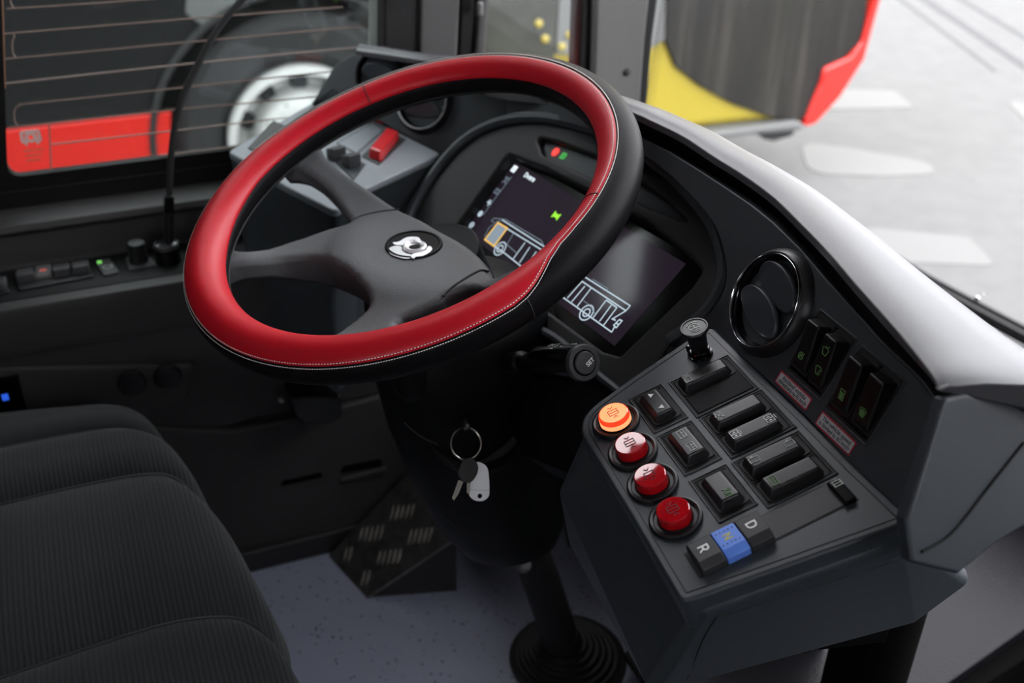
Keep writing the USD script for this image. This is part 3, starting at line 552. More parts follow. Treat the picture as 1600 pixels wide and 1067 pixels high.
# binnacle: thick plate around the display, with the warning lamp window above it
Ep = E.up(0.016)
bez = [(793, 240), (850, 262), (1010, 345), (1084, 405), (1096, 424), (1080, 448), (968, 556), (940, 548), (704, 374), (706, 362)]
bout = np.vstack([Ep.uv(*map(tuple, arch)), Ep.uv((1020, 580), (990, 628), (930, 583), (870, 538), (800, 488), (700, 420))])
bhole = round_poly(Ep.uv(*bez), 0.004)
wino = [(838, 214), (868, 220), (930, 243), (1000, 284), (1040, 312), (1074, 346), (1062, 344), (1010, 322), (940, 286), (846, 240)]
bhole2 = round_poly(Ep.uv(*wino), 0.003)
obj('binnacle', slab(Ep, bout, 0.0, -0.055, 0.004, holes=[bhole, bhole2]), 'matte_black', dash, smooth=35, label='black binnacle around the display')
rimpath = [Ep.w(a, b, 0.004) for a, b in Ep.uv(*map(tuple, arch))]
obj('binnacle_rim', tube(rimpath, 0.007, 8), 'dash_plastic', dash)
lipb = smooth_line([Ep.w(a, b, 0.003) for a, b in Ep.uv((780, 472), (832, 508), (878, 536), (934, 585), (960, 606), (988, 630))], 4)
obj('binnacle_lip', tube(lipb, 0.0045, 8), 'console_plastic', dash)
obj('underside', slab(Ep, Ep.uv((780, 474), (878, 538), (988, 632), (960, 760), (800, 700), (720, 560)), -0.02, -0.07, 0.003), 'column_plastic', dash)
iw = obj('warning_window', slab(Ep, bhole2, -0.010, -0.02), 'dash_plastic', dash, smooth=False)
ip = Ep.up(-0.0095); a, b = ip.uv((868, 237.5))[0]
obj('brake_light', [flat(ip, Point(a, b).buffer(0.0058).difference(Point(a, b).buffer(0.0049)), 0.0004), flat(ip, Point(a, b).buffer(0.0043).difference(unary_union([Point(a, b + .0006).buffer(0.0007)])), 0.0004)], 'lit_red', iw, smooth=False, label='lit red brake warning lamp')
a, b = ip.uv((881, 244))[0]; d = Polygon([(a - .0005, b - .0045), (a - .0005, b + .0045)] + [(a + .0042 * math.cos(t), b + .0045 * math.sin(t)) for t in np.linspace(1.57, -1.57, 12)])
obj('lamp_light', [flat(ip, d.difference(d.buffer(-0.0011)), 0.0004), strokes(ip, [[(a - .002, b + k * .0018), (a - .0055, b + k * .0018 - .0006)] for k in (-2, -1, 0, 1, 2)], 0.0011, 0.0004)], 'lit_green', iw, smooth=False, label='lit green headlamp symbol')
# display
dq = E.uv((802, 250.6), (1072, 412.5), (960.5, 540.7), (721, 358.5))
disp = obj('display', slab(E, E.uv((780, 228), (1110, 418), (964, 572), (690, 368)), 0.0, -0.006), 'gloss_black', dash, smooth=False, label='wide colour display')
obj('display_picture', slab(E, dq, 0.0006, 0), 'display', disp, smooth=False)
D = E.up(0.0008)
def ln(*p): return [tuple(q) for q in D.uv(*p)]
def ellc(cx, cy, r): a, b = D.uv((cx, cy))[0]; return line_circ(a, b, r)
bus_lines = [ln((757, 374), (789, 396), (812.5, 414.7), (881.5, 465.9), (956, 519)), ln((785, 343.8), (850, 385), (915, 433.4), (984.8, 477.7)), ln((793, 357.6), (844, 389), (909, 439.3), (978, 485.5)), ln((984.8, 477.7), (978, 485.5), (957, 498.3), (962, 500.5)),
             ln((801.7, 404.8), (820.4, 379)), ln((811.6, 410.7), (828, 386)), ln((822, 418), (838, 393)), ln((886.4, 465.9), (909, 440.3)), ln((893, 472), (914, 447)), ln((902, 478.7), (923.8, 450)), ln((926.7, 496.4), (947.4, 468.8)), ln((936.6, 502.3), (955.3, 476.7)), ln((942.5, 509), (964, 480.6)), ln((947.4, 468.8), (964, 480.6)),
             ln((968, 499.3), (972, 501.3), (963, 512), (959, 508), (968, 499.3)), ln((962, 504), (966, 507)), ellc(781.4, 388.5, 0.0088), ellc(781.4, 388.5, 0.0045), ellc(916.5, 488.5, 0.0088), ellc(916.5, 488.5, 0.0045), ln((956, 519), (960, 511))]
obj('bus_drawing', strokes(D, bus_lines, 0.0014), 'ui_line', disp, smooth=False, kind='stuff')
obj('faint_drawing', strokes(D, [ln((804, 362), (792, 382)), ln((792, 382), (808, 396)), ln((757, 370), (764, 356), (775, 347), (785, 343.8)), ln((772, 347), (768, 345), (772, 341), (790, 343), (846, 376), (850, 385)), ln((912, 470), (920, 476), (930, 490)), ln((926, 436), (950, 451), (948, 456)), ln((975, 473), (984, 477)), ln((755, 336), (778, 304), (800, 276))], 0.0011), 'ui_dim', disp, smooth=False, kind='stuff')
yq = D.uv((757.4, 374.3), (778, 347.7), (792.8, 356.6), (772, 385)); yp = Polygon(yq)
obj('door_mark', flat(D, yp.buffer(0.0008, join_style=2).difference(yp.buffer(-0.0012)), 0.0003), 'ui_yellow', disp, smooth=False, label='yellow frame around the drawn front door')
obj('door_fill', flat(D, yp.buffer(-0.0014), 0.0002), 'ui_fill', disp, smooth=False)
a, b = D.uv((803.5, 264))[0]; obj('home_symbol', flat(D, Polygon(round_poly(rect(a - .0045, a + .0045, b - .0045, b + .0045), .001)).difference(unary_union([Point(a, b - 0.001).buffer(0.0012)])), 0.0003), 'ui_bright', disp, smooth=False)
a, b = D.uv((828, 277))[0]; obj('screen_title', text(D, 'Dvere', 0.0062, a, b, bold=True), 'ui_bright', disp, smooth=False, label='white word Dvere on the display')
for (x, y), mt in (((790, 282), 'ui_dim'), ((776.5, 299), 'ui_dim'), ((764, 317), 'ui_line'), ((750.5, 334), 'ui_line'), ((737, 351.5), 'ui_line')):
    a, b = D.uv((x, y))[0]; r = 0.0042
    sym = {790: [[(a - r, b - r), (a + r, b + r)], [(a - r, b + r), (a + r, b - r)], [(a - r, b + r), (a + r, b + r)]], 776.5: [rect(a - r, a + r, b - r * .7, b + r * .7).tolist() + [(a - r, b - r * .7)], [(a, b - r * .7), (a, b + r * .7)]], 764: [[(a - r, b), (a + r, b)], [(a - r * .4, b), (a - r * .4, b + r)], [(a + r * .3, b - r), (a + r * .3, b + r)]], 750.5: [line_circ(a, b, r * .8), line_circ(a, b, r * .4)], 737: [line_circ(a, b, r * .8), [(a - r * .5, b), (a + r * .5, b)]]}[x]
    obj('menu_symbol', strokes(D, sym, 0.0016), mt, disp, smooth=False)
a, b = D.uv((869, 337))[0]; r = 0.0058
obj('fan_symbol', flat(D, unary_union([Polygon([(a, b), (a - r, b + r * .7), (a - r, b - r * .7)]), Polygon([(a, b), (a + r, b + r * .7), (a + r, b - r * .7)]), Point(a, b).buffer(r * .4)]).buffer(0.0004), 0.0003), 'lit_lime', disp, smooth=False, label='lime green bow-tie symbol on the display')

# ---- round vents
def vent(pl, px, r, turn, fins, mt_ring, label, back=0.034):
    a, b = pl.uv(px)[0]; v = obj('air_vent', lathe(pl, a, b, [(r * 1.17, -0.002), (r * 1.13, 0.004), (r * 1.03, 0.0085), (r * 1.0, 0.008)], 56), 'black_plastic', dash, smooth=50, label=label)
    obj('chrome_ring', lathe(pl, a, b, [(r * 1.005, 0.006), (r * 1.005, 0.0098), (r * 0.985, 0.0112), (r * 0.962, 0.0098), (r * 0.955, 0.004)], 64), mt_ring, v, smooth=60, label='shiny trim ring')
    obj('throat', lathe(pl, a, b, [(r * 0.965, 0.007), (r * 0.90, 0.003), (r * 0.86, -0.010), (r * 0.80, -back), (0, -back)], 48), 'gloss_black', v, smooth=40)
    fp_ = pl.sub(a, b, 0.0, turn)
    for off, tilt, k in fins:
        c, w2 = r * 0.80 * k, r * 0.42
        q = np.vstack([[(c * math.cos(t), w2 * math.sin(t) * (1.0 if math.sin(t) > 0 else 0.75)) for t in np.linspace(0, 2 * math.pi, 36, endpoint=False)]])
        obj('vane', slab(fp_.sub(0, off * r, 0.006, 0, tilt), q, 0.0022, -0.0022, 0.0015), 'console_plastic', v, smooth=40)
    return v
vent(G, (1207, 473), 0.0405, -0.2, ((0.36, 0.18, 0.92), (-0.30, 0.18, 0.95)), 'chrome', 'round air vent with two leaf vanes, right of the display')
vent(W, (663, 158), 0.0385, 0.1, ((0.3, 0.6, 0.95), (-0.3, 0.6, 0.95)), 'silver_ring', 'round air vent with a bright ring, seen through the top of the wheel')
v3 = vent(W, (594, 118), 0.034, 0.1, ((0.1, 0.6, 0.95),), 'black_plastic', 'black round air vent at the far left of the dashboard')
# ---- switch frames on the face above the console
def module(pl, px, h=0.0012, r=0.002):
    q = pl.uv(*px); a0, a1 = (q[0, 0] + q[3, 0]) / 2, (q[1, 0] + q[2, 0]) / 2; b1, b0 = (q[0, 1] + q[1, 1]) / 2, (q[2, 1] + q[3, 1]) / 2; return a0, a1, b0, b1
def frame(pl, a0, a1, b0, b1, parent, mt='switch_plastic', label=None, g=0.0018):
    f_ = obj('switch_frame', slab(pl, rect(a0 + g, a1 - g, b0 + g, b1 - g), 0.0002, -0.004, 0.0005), mt, parent, smooth=30, label=label)
    ring = Polygon(rect(a0, a1, b0, b1)).difference(Polygon(rect(a0 + g, a1 - g, b0 + g, b1 - g)))
    e_ = 0.0012; obj('frame_rim', slab(pl, rect(a0 - e_, a1 + e_, b0 - e_, b1 + e_), 0.0011, -0.0005, 0.0005, holes=[rect(a0, a1, b0, b1)]), 'console_plastic' if pl is K else 'dash_plastic', f_, smooth=30)
    obj('frame_gap', flat(pl, ring, 0.0004, 0.00002), 'rubber', f_, smooth=False); return f_
def rocker(pl, ca, cb, la, lb, lo, hi, parent, axis='v', mt='rocker_plastic', label=None):
    """rocker cap, lo and hi its heights at the two ends of the long axis; returns the part and the plane of its upper face"""
    r = 0.0022; C = []
    for sa in (-1, 1):
        for sb in (-1, 1):
            e = sb if axis == 'v' else sa; top = hi if e > 0 else lo
            C += [pl.w(ca + sa * (la / 2 - r), cb + sb * (lb / 2 - r), 0.001), pl.w(ca + sa * (la / 2 - r - 0.0012), cb + sb * (lb / 2 - r - 0.0022), top - r)]
    o = obj('rocker', blob(C, r), mt, parent, smooth=45, label=label)
    well = obj('well', slab(pl, round_poly(rect(ca - la / 2 - 0.0016, ca + la / 2 + 0.0024, cb - lb / 2 - 0.002, cb + lb / 2 + 0.0032), 0.004), 0.0009, 0.0002), 'rubber', parent, smooth=False)
    L = lb if axis == 'v' else la; t = math.atan2(hi - lo, L - 2 * r - 0.0044)
    if axis == 'v': tp = pl.sub(ca, cb, (lo + hi) / 2 + 0.0001, 0, t)
    else: tp = Plane(pl.w(ca, cb, (lo + hi) / 2 + 0.0001), math.cos(t) * pl.n - math.sin(t) * pl.u, math.cos(t) * pl.u + math.sin(t) * pl.n)
    return o, tp
def icon(tp, kind, a=0, b=0, s=0.004, mt='print_grey', parent=None, w=0.0006):
    c = lambda r, t0=0, t1=360, x=0, y=0: line_circ(a + x * s, b + y * s, r * s, t0, t1, 14); P = lambda *q: [(a + x * s, b + y * s) for x, y in q]
    sh = {'wiper': [P((-1, .7), (-.5, 1), (.5, 1), (1, .7), (.55, -.8), (-.55, -.8), (-1, .7)), P((0, -.8), (.5, .6))],
          'washer': [P((-1, .5), (-.5, .8), (.5, .8), (1, .5), (.55, -.9), (-.55, -.9), (-1, .5)), P((.4, .9), (.9, 1.4)), P((0, .9), (0, 1.3))],
          'heat': [c(.8), P((-.9, -.9), (.9, .9)), P((-.3, -.6), (-.3, .4)), P((.3, -.4), (.3, .6))],
          'fan': [P((-1, .7), (-.5, 1), (.5, 1), (1, .7), (.55, -.8), (-.55, -.8), (-1, .7))] + [P((-.6 + .24 * i, .8 - abs(i - 2.5) * .1), (-.35 + .14 * i, -.7)) for i in range(6)],
          'box': [P((-.7, -1.1), (.7, -1.1), (.7, 1.1), (-.7, 1.1), (-.7, -1.1)), P((-.7, .4), (.7, .4)), P((-.3, -1.1), (-.3, .2))] + [P((-.4 + .25 * i, -.9), (-.4 + .25 * i, .3)) for i in range(4)],
          'bus': [P((-1.4, -.8), (1.4, -.8), (1.4, .8), (-1.4, .8), (-1.4, -.8)), P((-1.4, .1), (1.4, .1)), P((-.4, .1), (-.4, .8)), P((.5, .1), (.5, .8))],
          'cross': [P((-1.2, -1), (1.2, 1)), P((-1.2, 1), (1.2, -1)), P((-1.2, .3), (-.2, 1), (1, .4)), P((-1, -.7), (.2, -1.1), (1.3, -.2)), P((0, -1), (0, 1))],
          'doors': [P((-1.2, -1), (1.2, -1), (1.2, 1), (-1.2, 1), (-1.2, -1)), P((0, -1), (0, 1)), c(.12, x=-.6), c(.12, x=.6), P((-.7, 1.5), (.7, 1.5)), P((-.6, -.4), (-.6, .4)), P((.6, -.4), (.6, .4))],
          'door': [P((-.8, -1.2), (.8, -1.2), (.8, 1.2), (-.8, 1.2), (-.8, -1.2)), P((-1.4, -.6), (-1, -.2), (-1.4, .2))],
          'people': [c(.4, x=-1, y=.8), P((-1.6, -.8), (-1, .2), (-.4, -.8)), P((.1, -.8), (.1, .9)), P((.6, -.8), (.6, .9)), P((1.2, -.8), (1.2, .9)), P((.1, .9), (1.2, .9))],
          'hand': [c(1.0, 0, 360), c(1.45, 130, 230), c(1.45, -50, 50), P((-.4, -.6), (-.4, .6)), P((.4, -.6), (.4, .6)), P((-.4, 0), (.4, 0))],
          'arrow': None, 'arrow_down': None}[kind]
    if sh is None:
        t = Polygon(P((0, .8), (.9, -.6), (-.9, -.6)) if kind == 'arrow' else P((0, -.8), (.9, .6), (-.9, .6))); return obj('symbol', flat(tp, t, 0.00025), mt, parent, smooth=False)
    return obj('symbol', strokes(tp, sh, w, 0.0002), mt, parent, smooth=False)

m7 = module(G, [(1284.6, 489.6), (1339, 528), (1284.6, 623), (1226, 575.5)]); m8 = module(G, [(1346.8, 539), (1414.4, 597.4), (1352.2, 694.3), (1292, 635.8)])
for mm, icons, lab in ((m7, (['heat'], ['washer', 'wiper']), 'black frame with two upright rockers nearest the round vent'), (m8, (['box'], ['fan']), 'black frame with two upright rockers nearest the dashboard end')):
    a0, a1, b0, b1 = mm; f_ = frame(G, *mm, dash, 'gloss_black', lab); half = (a1 - a0) / 2
    for i in range(2):
        ca, cb, L, wd = a0 + half * (i + 0.5), (b0 + b1) / 2 + 0.001, (b1 - b0) - 0.012, half - 0.0055
        o, tp = rocker(G, ca, cb, wd, L, 0.0045, 0.0125, f_, 'v', 'rocker_black')
        ys = [-0.25 * L] if len(icons[i]) == 1 else [0.16 * L, -0.25 * L]
        for k, y in zip(icons[i], ys): icon(tp, k, 0, y, 0.0036, 'print_green', f_)
# ---- speed stickers
for px, l1, l2, lab in (([(1222, 578), (1271, 625), (1257, 643), (1211, 594)], 'Rýchlosť vozidla', 'obmedzená na 80 km/h', 'white red-edged sticker in Slovak about the speed limit'), ([(1286, 641), (1339, 692), (1326, 714), (1274, 661)], 'The vehicle speed', 'is limited to 80 km/h', 'white red-edged sticker in English about the speed limit')):
    a0, a1, b0, b1 = module(G, px); q = G.sub((a0 + a1) / 2, (b0 + b1) / 2, 0.0, 0); hw, hh = (a1 - a0) / 2, (b1 - b0) / 2
    s_ = obj('sticker', flat(q, Polygon(round_poly(rect(-hw, hw, -hh, hh), 0.0015)), 0.0003), 'print_red', dash, smooth=False, label=lab)
    obj('sticker_face', flat(q.up(0.0003), Polygon(round_poly(rect(-hw + .0013, hw - .0013, -hh + .0013, hh - .0013), 0.0008)), 0.0001), 'paper_white', s_, smooth=False)
    for t_, y in ((l1, hh * .33), (l2, -hh * .36)):
        tm = meshkit.text_mesh(t_, 0.003, 0.0001, True); lo, hi = tm.bounds; k = min(1.0, (2 * hw - .006) / (hi[0] - lo[0])); tm.apply_scale((k, 1, 1)); tm.apply_translation((-(lo[0] + hi[0]) * k / 2, y - 0.0014, 0.00045)); tm.apply_transform(q.mat()); obj('sticker_text', tm, 'print_black', s_, smooth=False)
# solid mass behind the faces
m0, m1 = int(n * 0.30), n - 1
ci = [lip[k] + outw[k] * 0.012 for k in range(m0, m1) if lip[k][1] > -0.44]; co = [lip[k] + outw[k] * (wid[k] * 1.02) for k in range(m0, m1) if lip[k][1] > -0.44]
cpoly = Polygon([tuple(p[:2]) for p in ci] + [tuple(p[:2]) for p in co[::-1]]).buffer(0)
cpoly = max(getattr(cpoly, 'geoms', [cpoly]), key=lambda g: g.area)
obj('dash_core', slab(WORLDP, np.array(cpoly.exterior.coords)[:-1], 0.80, 0.52), 'column_plastic', dash)

# ---- left switch pod
pod_px = [(356, 236), (447, 291), (500, 318), (524, 331), (573, 293), (690, 240), (660, 225), (587, 188), (560, 150), (500, 153)]
pod = thing('switch_pod', 'angled switch pod left of the wheel, its top toned pale for window light, with a red hazard switch', 'switch pod', base=tuple(P0.at(525, 240)))
pq = round_poly(P0.uv(*pod_px), [0.012, 0, 0, 0.012, 0.006, 0.012, 0, 0, 0, 0.01])
pm = slab(P0, pq, 0.0, -0.009, 0.003)
obj('top', pm, 'pod_lit_plastic', pod, smooth=40)
cq = pq.mean(0); r0 = [P0.w(*(cq + (np.array([a, b]) - cq) * 0.99), -0.008) for a, b in pq]; r1 = [P0.w(*(cq + (np.array([a, b]) - cq) * 0.86), -0.14) + np.array([-0.015, 0.0, 0]) for a, b in pq]; r2 = [P0.w(*(cq + (np.array([a, b]) - cq) * 0.6), -0.30) + np.array([-0.02, 0.0, 0]) for a, b in pq]
obj('side_wall', loft([r0, r1, r2]), 'dash_plastic', pod, smooth=30)
def podplate(px, mt, h, label=None, r=0.0015, lip=True):
    q = P0.uv(*px); o = obj('switch_frame' if lip else 'blank_plate', slab(P0, round_poly(q, r), h, -0.003, 0.0005), mt, pod, smooth=30, label=label)
    qq = Polygon(q); obj('frame_gap', flat(P0, qq.buffer(0.0018, join_style=2).difference(qq.buffer(0.0001)), 0.0003), 'rubber', o, smooth=False); return o
podplate([(528, 224), (584, 192), (598, 204), (557, 240)], 'pod_lit_plastic', 0.0008, 'flat blank plate', lip=False)
hz = podplate([(567, 245), (606, 208), (632, 218), (591, 257)], 'dash_plastic', 0.0005)
c = [P0.at(*p) for p in ((580, 246), (607, 213), (621, 218), (594, 252))]
obj('rocker', blob([p + np.array([0, 0, 0.002]) for p in c] + [0.9 * p + 0.1 * np.mean(c, 0) + np.array([0, 0, 0.0105]) for p in c], 0.003), 'hazard_red', hz, smooth=45, label='red hazard light rocker')
tg = podplate([(513, 240), (523, 232), (569, 257), (552, 280)], 'dash_plastic', 0.0005)
for p0_ in ((526, 248), (549, 259)):
    cc = P0.at(*p0_); d1 = unit(P0.at(569, 257) - P0.at(523, 232)); d2 = np.cross([0, 0, 1.0], d1)
    obj('rocker', blob([cc + d1 * sx * 0.007 + d2 * sy * 0.008 + np.array([0, 0, h]) for sx in (-1, 1) for sy in (-1, 1) for h in (0.002, 0.012 if sx < 0 else 0.016)], 0.002), 'key_plastic', tg, smooth=45)
for px in ([(389, 232), (428, 190), (445, 198), (404, 240)], [(430, 224), (470, 182), (488, 190), (448, 232)], [(484, 172), (500, 158), (514, 164), (498, 178)]): podplate(px, 'key_plastic', 0.0012, lip=False)

# ------------------------------------------------------------------ right switch console
con = thing('switch_console', 'dark grey sloping switch console with round red lamps and gear keys', 'console', base=(0.13, -0.40, 0.60))
kout = [(1082, 524), (1113, 508), (1135, 530), (1260, 650), (1335, 726), (1412, 798), (1424, 812), (1404, 822), (1250, 877), (1098, 931), (1064, 942), (985, 806), (894, 656), (985, 590)]
kq = round_poly(K.uv(*kout), [.008, .008, 0, 0, 0, 0, .006, 0, 0, 0, .034, 0, .046, 0], 8)
mods = [module(K, p) for p in ([(1035, 602.5), (1072, 653), (1022, 675.6), (984.7, 623)], [(1137.5, 558.4), (1186, 609), (1087, 649.4), (1046.6, 597)], [(1083, 659.7), (1126, 719.6), (1069.7, 739), (1026, 682)], [(1192.7, 614.7), (1246, 672), (1139, 711), (1092.5, 651)], [(1137.6, 727.7), (1181, 790.7), (1123, 813), (1078, 752)], [(1248.7, 678.4), (1312.5, 744), (1194, 788), (1145.6, 720.6)])]
obj('top_panel', slab(K, kq, 0.0, -0.03, 0.003), 'console_plastic', con, smooth=40)
inner = Polygon(kq).buffer(-0.0065); obj('panel_groove', flat(K, inner.difference(inner.buffer(-0.0011)), 0.0003, 0.00005), 'black_plastic', con, smooth=False)
# body: the box below the panel and the end of the dashboard behind it
S1 = Plane((0, -0.505, 0), (0, -1, 0), (1, 0, 0)); 
low1 = [hit(x, y, 1, -0.465) for x, y in ((1028, 1056), (1200, 994), (1418, 953), (1490, 900))]; low2 = [hit(x, y, 1, -0.27) for x, y in ((894, 770), (908, 845))]
topk = [K.w(a, b, -0.02) for a, b in Polygon(kq).buffer(-0.009).exterior.coords]
bodym = blob(topk[::2] + low1 + low2 + [np.array([0.16, -0.29, 0.52])], 0.011, True); obj('body', bodym, 'console_plastic', con, smooth=30)
endp = [(1476, 622), (1510, 613), (1545, 614), (1580, 628), (1604, 642), (1640, 690), (1640, 800), (1556, 850), (1498, 898), (1424, 880), (1416, 812)]
t0_ = hit(1475, 612, 2, 0.862) + np.array([0, -0.003, 0]); t1_ = hit(1599, 637, 2, 0.842) + np.array([0, -0.004, 0]); t2_ = hit(1413, 812, 1, K.at(1413, 812)[1] - 0.034)
en = unit(np.cross(t1_ - t0_, t2_ - t0_)); en = en if en[1] < 0 else -en; ENP = Plane(t0_, en, t1_ - t0_)
obj('end_panel', slab(ENP, round_poly(ENP.uv(*endp), 0.004), 0.0, -0.010, 0.003), 'console_plastic', con, smooth=40)
eline = [ENP.up(0.0002).at(x, y) for x, y in ((1600, 692), (1546, 760), (1486, 834), (1440, 862))]
obj('seam', tube(smooth_line(eline, 5), 0.0012, 6), 'black_plastic', con)
sl = [cast(bodym, x, y, 0.0002) for x, y in ((1430, 866), (1380, 882), (1280, 914), (1200, 939), (1120, 964), (1106, 985), (1096, 1005), (1074, 1060))]
sl = [p_ for p_ in sl if p_ is not None]
obj('seam', tube(sl, 0.0007, 6), 'black_plastic', con)
# lamps
lamps = [((963, 660), 'lens_lit', 'lit orange-red push lamp, first of the row'), ((989, 707), 'lens_red', 'unlit red push lamp below the lit one'), ((1020, 757), 'lens_red', 'dark red push lamp, third of the row'), ((1056, 811), 'lens_red', 'red push lamp nearest the gear keys')]
for i, (px, mt, lab) in enumerate(lamps):
    a, b = K.uv(px)[0]
    bz = obj('push_lamp', lathe(K, a, b, [(0.0205, 0.0), (0.0200, 0.0030), (0.0185, 0.0036), (0.0168, 0.0026), (0.0165, 0.0012), (0.0138, 0.0012), (0.0136, 0.003)], 48), 'black_plastic', con, smooth=40, label=lab)
    obj('lens', lathe(K, a, b, [(0.0132, 0.0005), (0.0129, 0.0098), (0.0124, 0.0108), (0.0117, 0.0112), (0.0, 0.0114)], 48), mt, bz, smooth=25)
    if mt == 'lens_lit': obj('glow_core', [lathe(K, a, b, [(0.0116, 0.01135), (0.0, 0.0115)], 36), lathe(K, a, b, [(0.0133, 0.0022), (0.01315, 0.0072)], 40)], 'lens_core', bz, smooth=True, label='glowing orange centre')
    obj('lens_symbol', strokes(K.up(0.01152), [[(a - .003, b - .004), (a - .003, b + .004), (a + .003, b + .004), (a + .003, b - .004), (a - .003, b - .004)], [(a, b - .004), (a, b + .004)], [(a - .007, b - .002), (a - .005, b), (a - .007, b + .002)], [(a + .007, b - .002), (a + .005, b), (a + .007, b + .002)]], 0.0005), 'print_red' if mt == 'lens_lit' else 'lens_print', bz, smooth=False)
# switch frames
labs = ['single rocker with white arrows', 'long rocker beside a blank plate', 'single rocker with two vehicle symbols', 'two long rockers in the middle row', 'single rocker with a green people symbol', 'two long rockers in the lowest row']
for i, (mm, lab) in enumerate(zip(mods, labs)):
    a0, a1, b0, b1 = mm; f_ = frame(K, a0, a1, b0, b1, con, 'switch_plastic', lab); ca, cb, wa, wb = (a0 + a1) / 2, (b0 + b1) / 2, a1 - a0, b1 - b0
    if i % 2 == 0:
        o, tp = rocker(K, ca - 0.001, cb + 0.0005, wa - 0.013, wb - 0.0100, 0.0062, 0.0082, f_, 'u')
        if i == 0: icon(tp, 'arrow', -0.010, 0.0, 0.0032, 'print_white', f_); icon(tp, 'arrow_down', 0.010, 0.0, 0.0032, 'print_white', f_)
        if i == 2: icon(tp, 'bus', -0.009, 0.0, 0.0034, 'print_grey', f_); icon(tp, 'bus', 0.009, 0.0, 0.0034, 'print_grey', f_)
        if i == 4: icon(tp, 'people', 0.010, 0.0, 0.0032, 'print_green', f_)
    else:
        half = wa / 2; L = wb - 0.011
        for k in range(2):
            c_ = a0 + half * (k + 0.5)
            if i == 1 and k == 1:
                obj('blank_plate', slab(K, rect(a0 + half + .0006, a1 - .0022, b0 + .0022, b1 - .0022), 0.0010, 0.0, 0.0004), 'switch_plastic', f_, smooth=30); continue
            o, tp = rocker(K, c_, cb - 0.001, half - 0.0085, L, 0.0082, 0.0072, f_, 'v')
            for kd, y, mt in {(1, 0): [('bus', -.015, 'print_grey')], (3, 0): [('cross', -.015, 'print_grey')], (3, 1): [('doors', -.015, 'print_white'), ('doors', .015, 'print_white')], (5, 0): [('door', -.015, 'print_grey'), ('door', .015, 'print_grey')], (5, 1): [('bus', -.014, 'print_green')]}[(i, k)]: icon(tp, kd, 0, y, 0.0032, mt, f_)
        obj('divider', flat(K.up(0.0006), Polygon(rect(a0 + half - .0003, a0 + half + .0003, b0 + .002, b1 - .002)), 0.0001), 'rubber', f_, smooth=False)
# gear selector
q = K.uv((1062, 858), (1318, 757), (1346, 788), (1092, 892)); sb0, sb1 = (q[0, 1] + q[3, 1]) / 2, (q[1, 1] + q[2, 1]) / 2; sa0, sa1 = (q[0, 0] + q[1, 0]) / 2 - .001, (q[2, 0] + q[3, 0]) / 2 + .001
gs = obj('gear_selector', slab(K, rect(sa0 + .001, sa1 - .001, sb0, sb1), 0.0008, -0.003, 0.0004), 'key_plastic', con, smooth=30, label='strip of gear keys with a blank bar')
obj('selector_gap', flat(K, Polygon(rect(sa0, sa1, sb0 - .001, sb1 + .001)).difference(Polygon(rect(sa0 + .001, sa1 - .001, sb0, sb1))), 0.0003, 0.00002), 'rubber', gs, smooth=False)
kb = [K.uv(p)[0][1] for p in ((1078, 869), (1118, 850), (1158, 835), (1193, 820))]; kw = (kb[3] - kb[0]) / 3
for i, (ch, mt, pm_) in enumerate((('R', 'key_plastic', 'print_grey'), ('N', 'blue_key', 'print_yellow'), ('D', 'key_plastic', 'print_grey'))):
    b0, b1 = kb[0] + kw * i + .0002, kb[0] + kw * (i + 1) - .0002; aa0, aa1 = sa0 - .0008, sa1 + .0008; r = 0.0012
    o = obj('gear_key', blob([K.w(a, b, h) for a in (aa0 + r, aa1 - r) for b in (b0 + r, b1 - r) for h in (.001, .0058)] + [K.w(a, b, .0082) for a in (aa0 + .0035, aa1 - .0065) for b in (b0 + r, b1 - r)], r), mt, gs, smooth=30, label=f'{"blue" if ch == "N" else "dark grey"} gear key marked {ch}')
    tp = K.up(.0094); cm, bm = (aa0 + aa1) / 2 - .0018, (b0 + b1) / 2
    obj('key_letter', text(tp, ch, 0.0076 if ch != 'N' else 0.0062, cm, bm, bold=True), pm_ if ch == 'N' else 'print_white', gs, smooth=False)
    if ch == 'N':
        sh = [Polygon(circ(a, bm + (j - 2) * .0032, .0007, 8, 1.0)) for a in (cm - .0058, cm + .0058) for j in range(5)]; obj('dimple', flat(tp, unary_union(sh), 0.0001), 'blue_dark', gs, smooth=False, kind='stuff')
e0 = K.uv((1307, 772))[0][1]
obj('end_key', blob([K.w(a, b, h) for a in (sa0 + .003, sa1 - .001) for b in (e0, sb1 - .002) for h in (.001, .003)], .0012), 'gloss_black', gs, smooth=30)
obj('end_key_symbol', strokes(K.up(.0043), [rect(sa0 + .005, sa0 + .010, (e0 + sb1) / 2 - .003, (e0 + sb1) / 2 + .003).tolist() + [(sa0 + .005, (e0 + sb1) / 2 - .003)], [(sa0 + .0075, (e0 + sb1) / 2 - .003), (sa0 + .0075, (e0 + sb1) / 2 + .003)]], .0011), 'print_grey', gs, smooth=False)
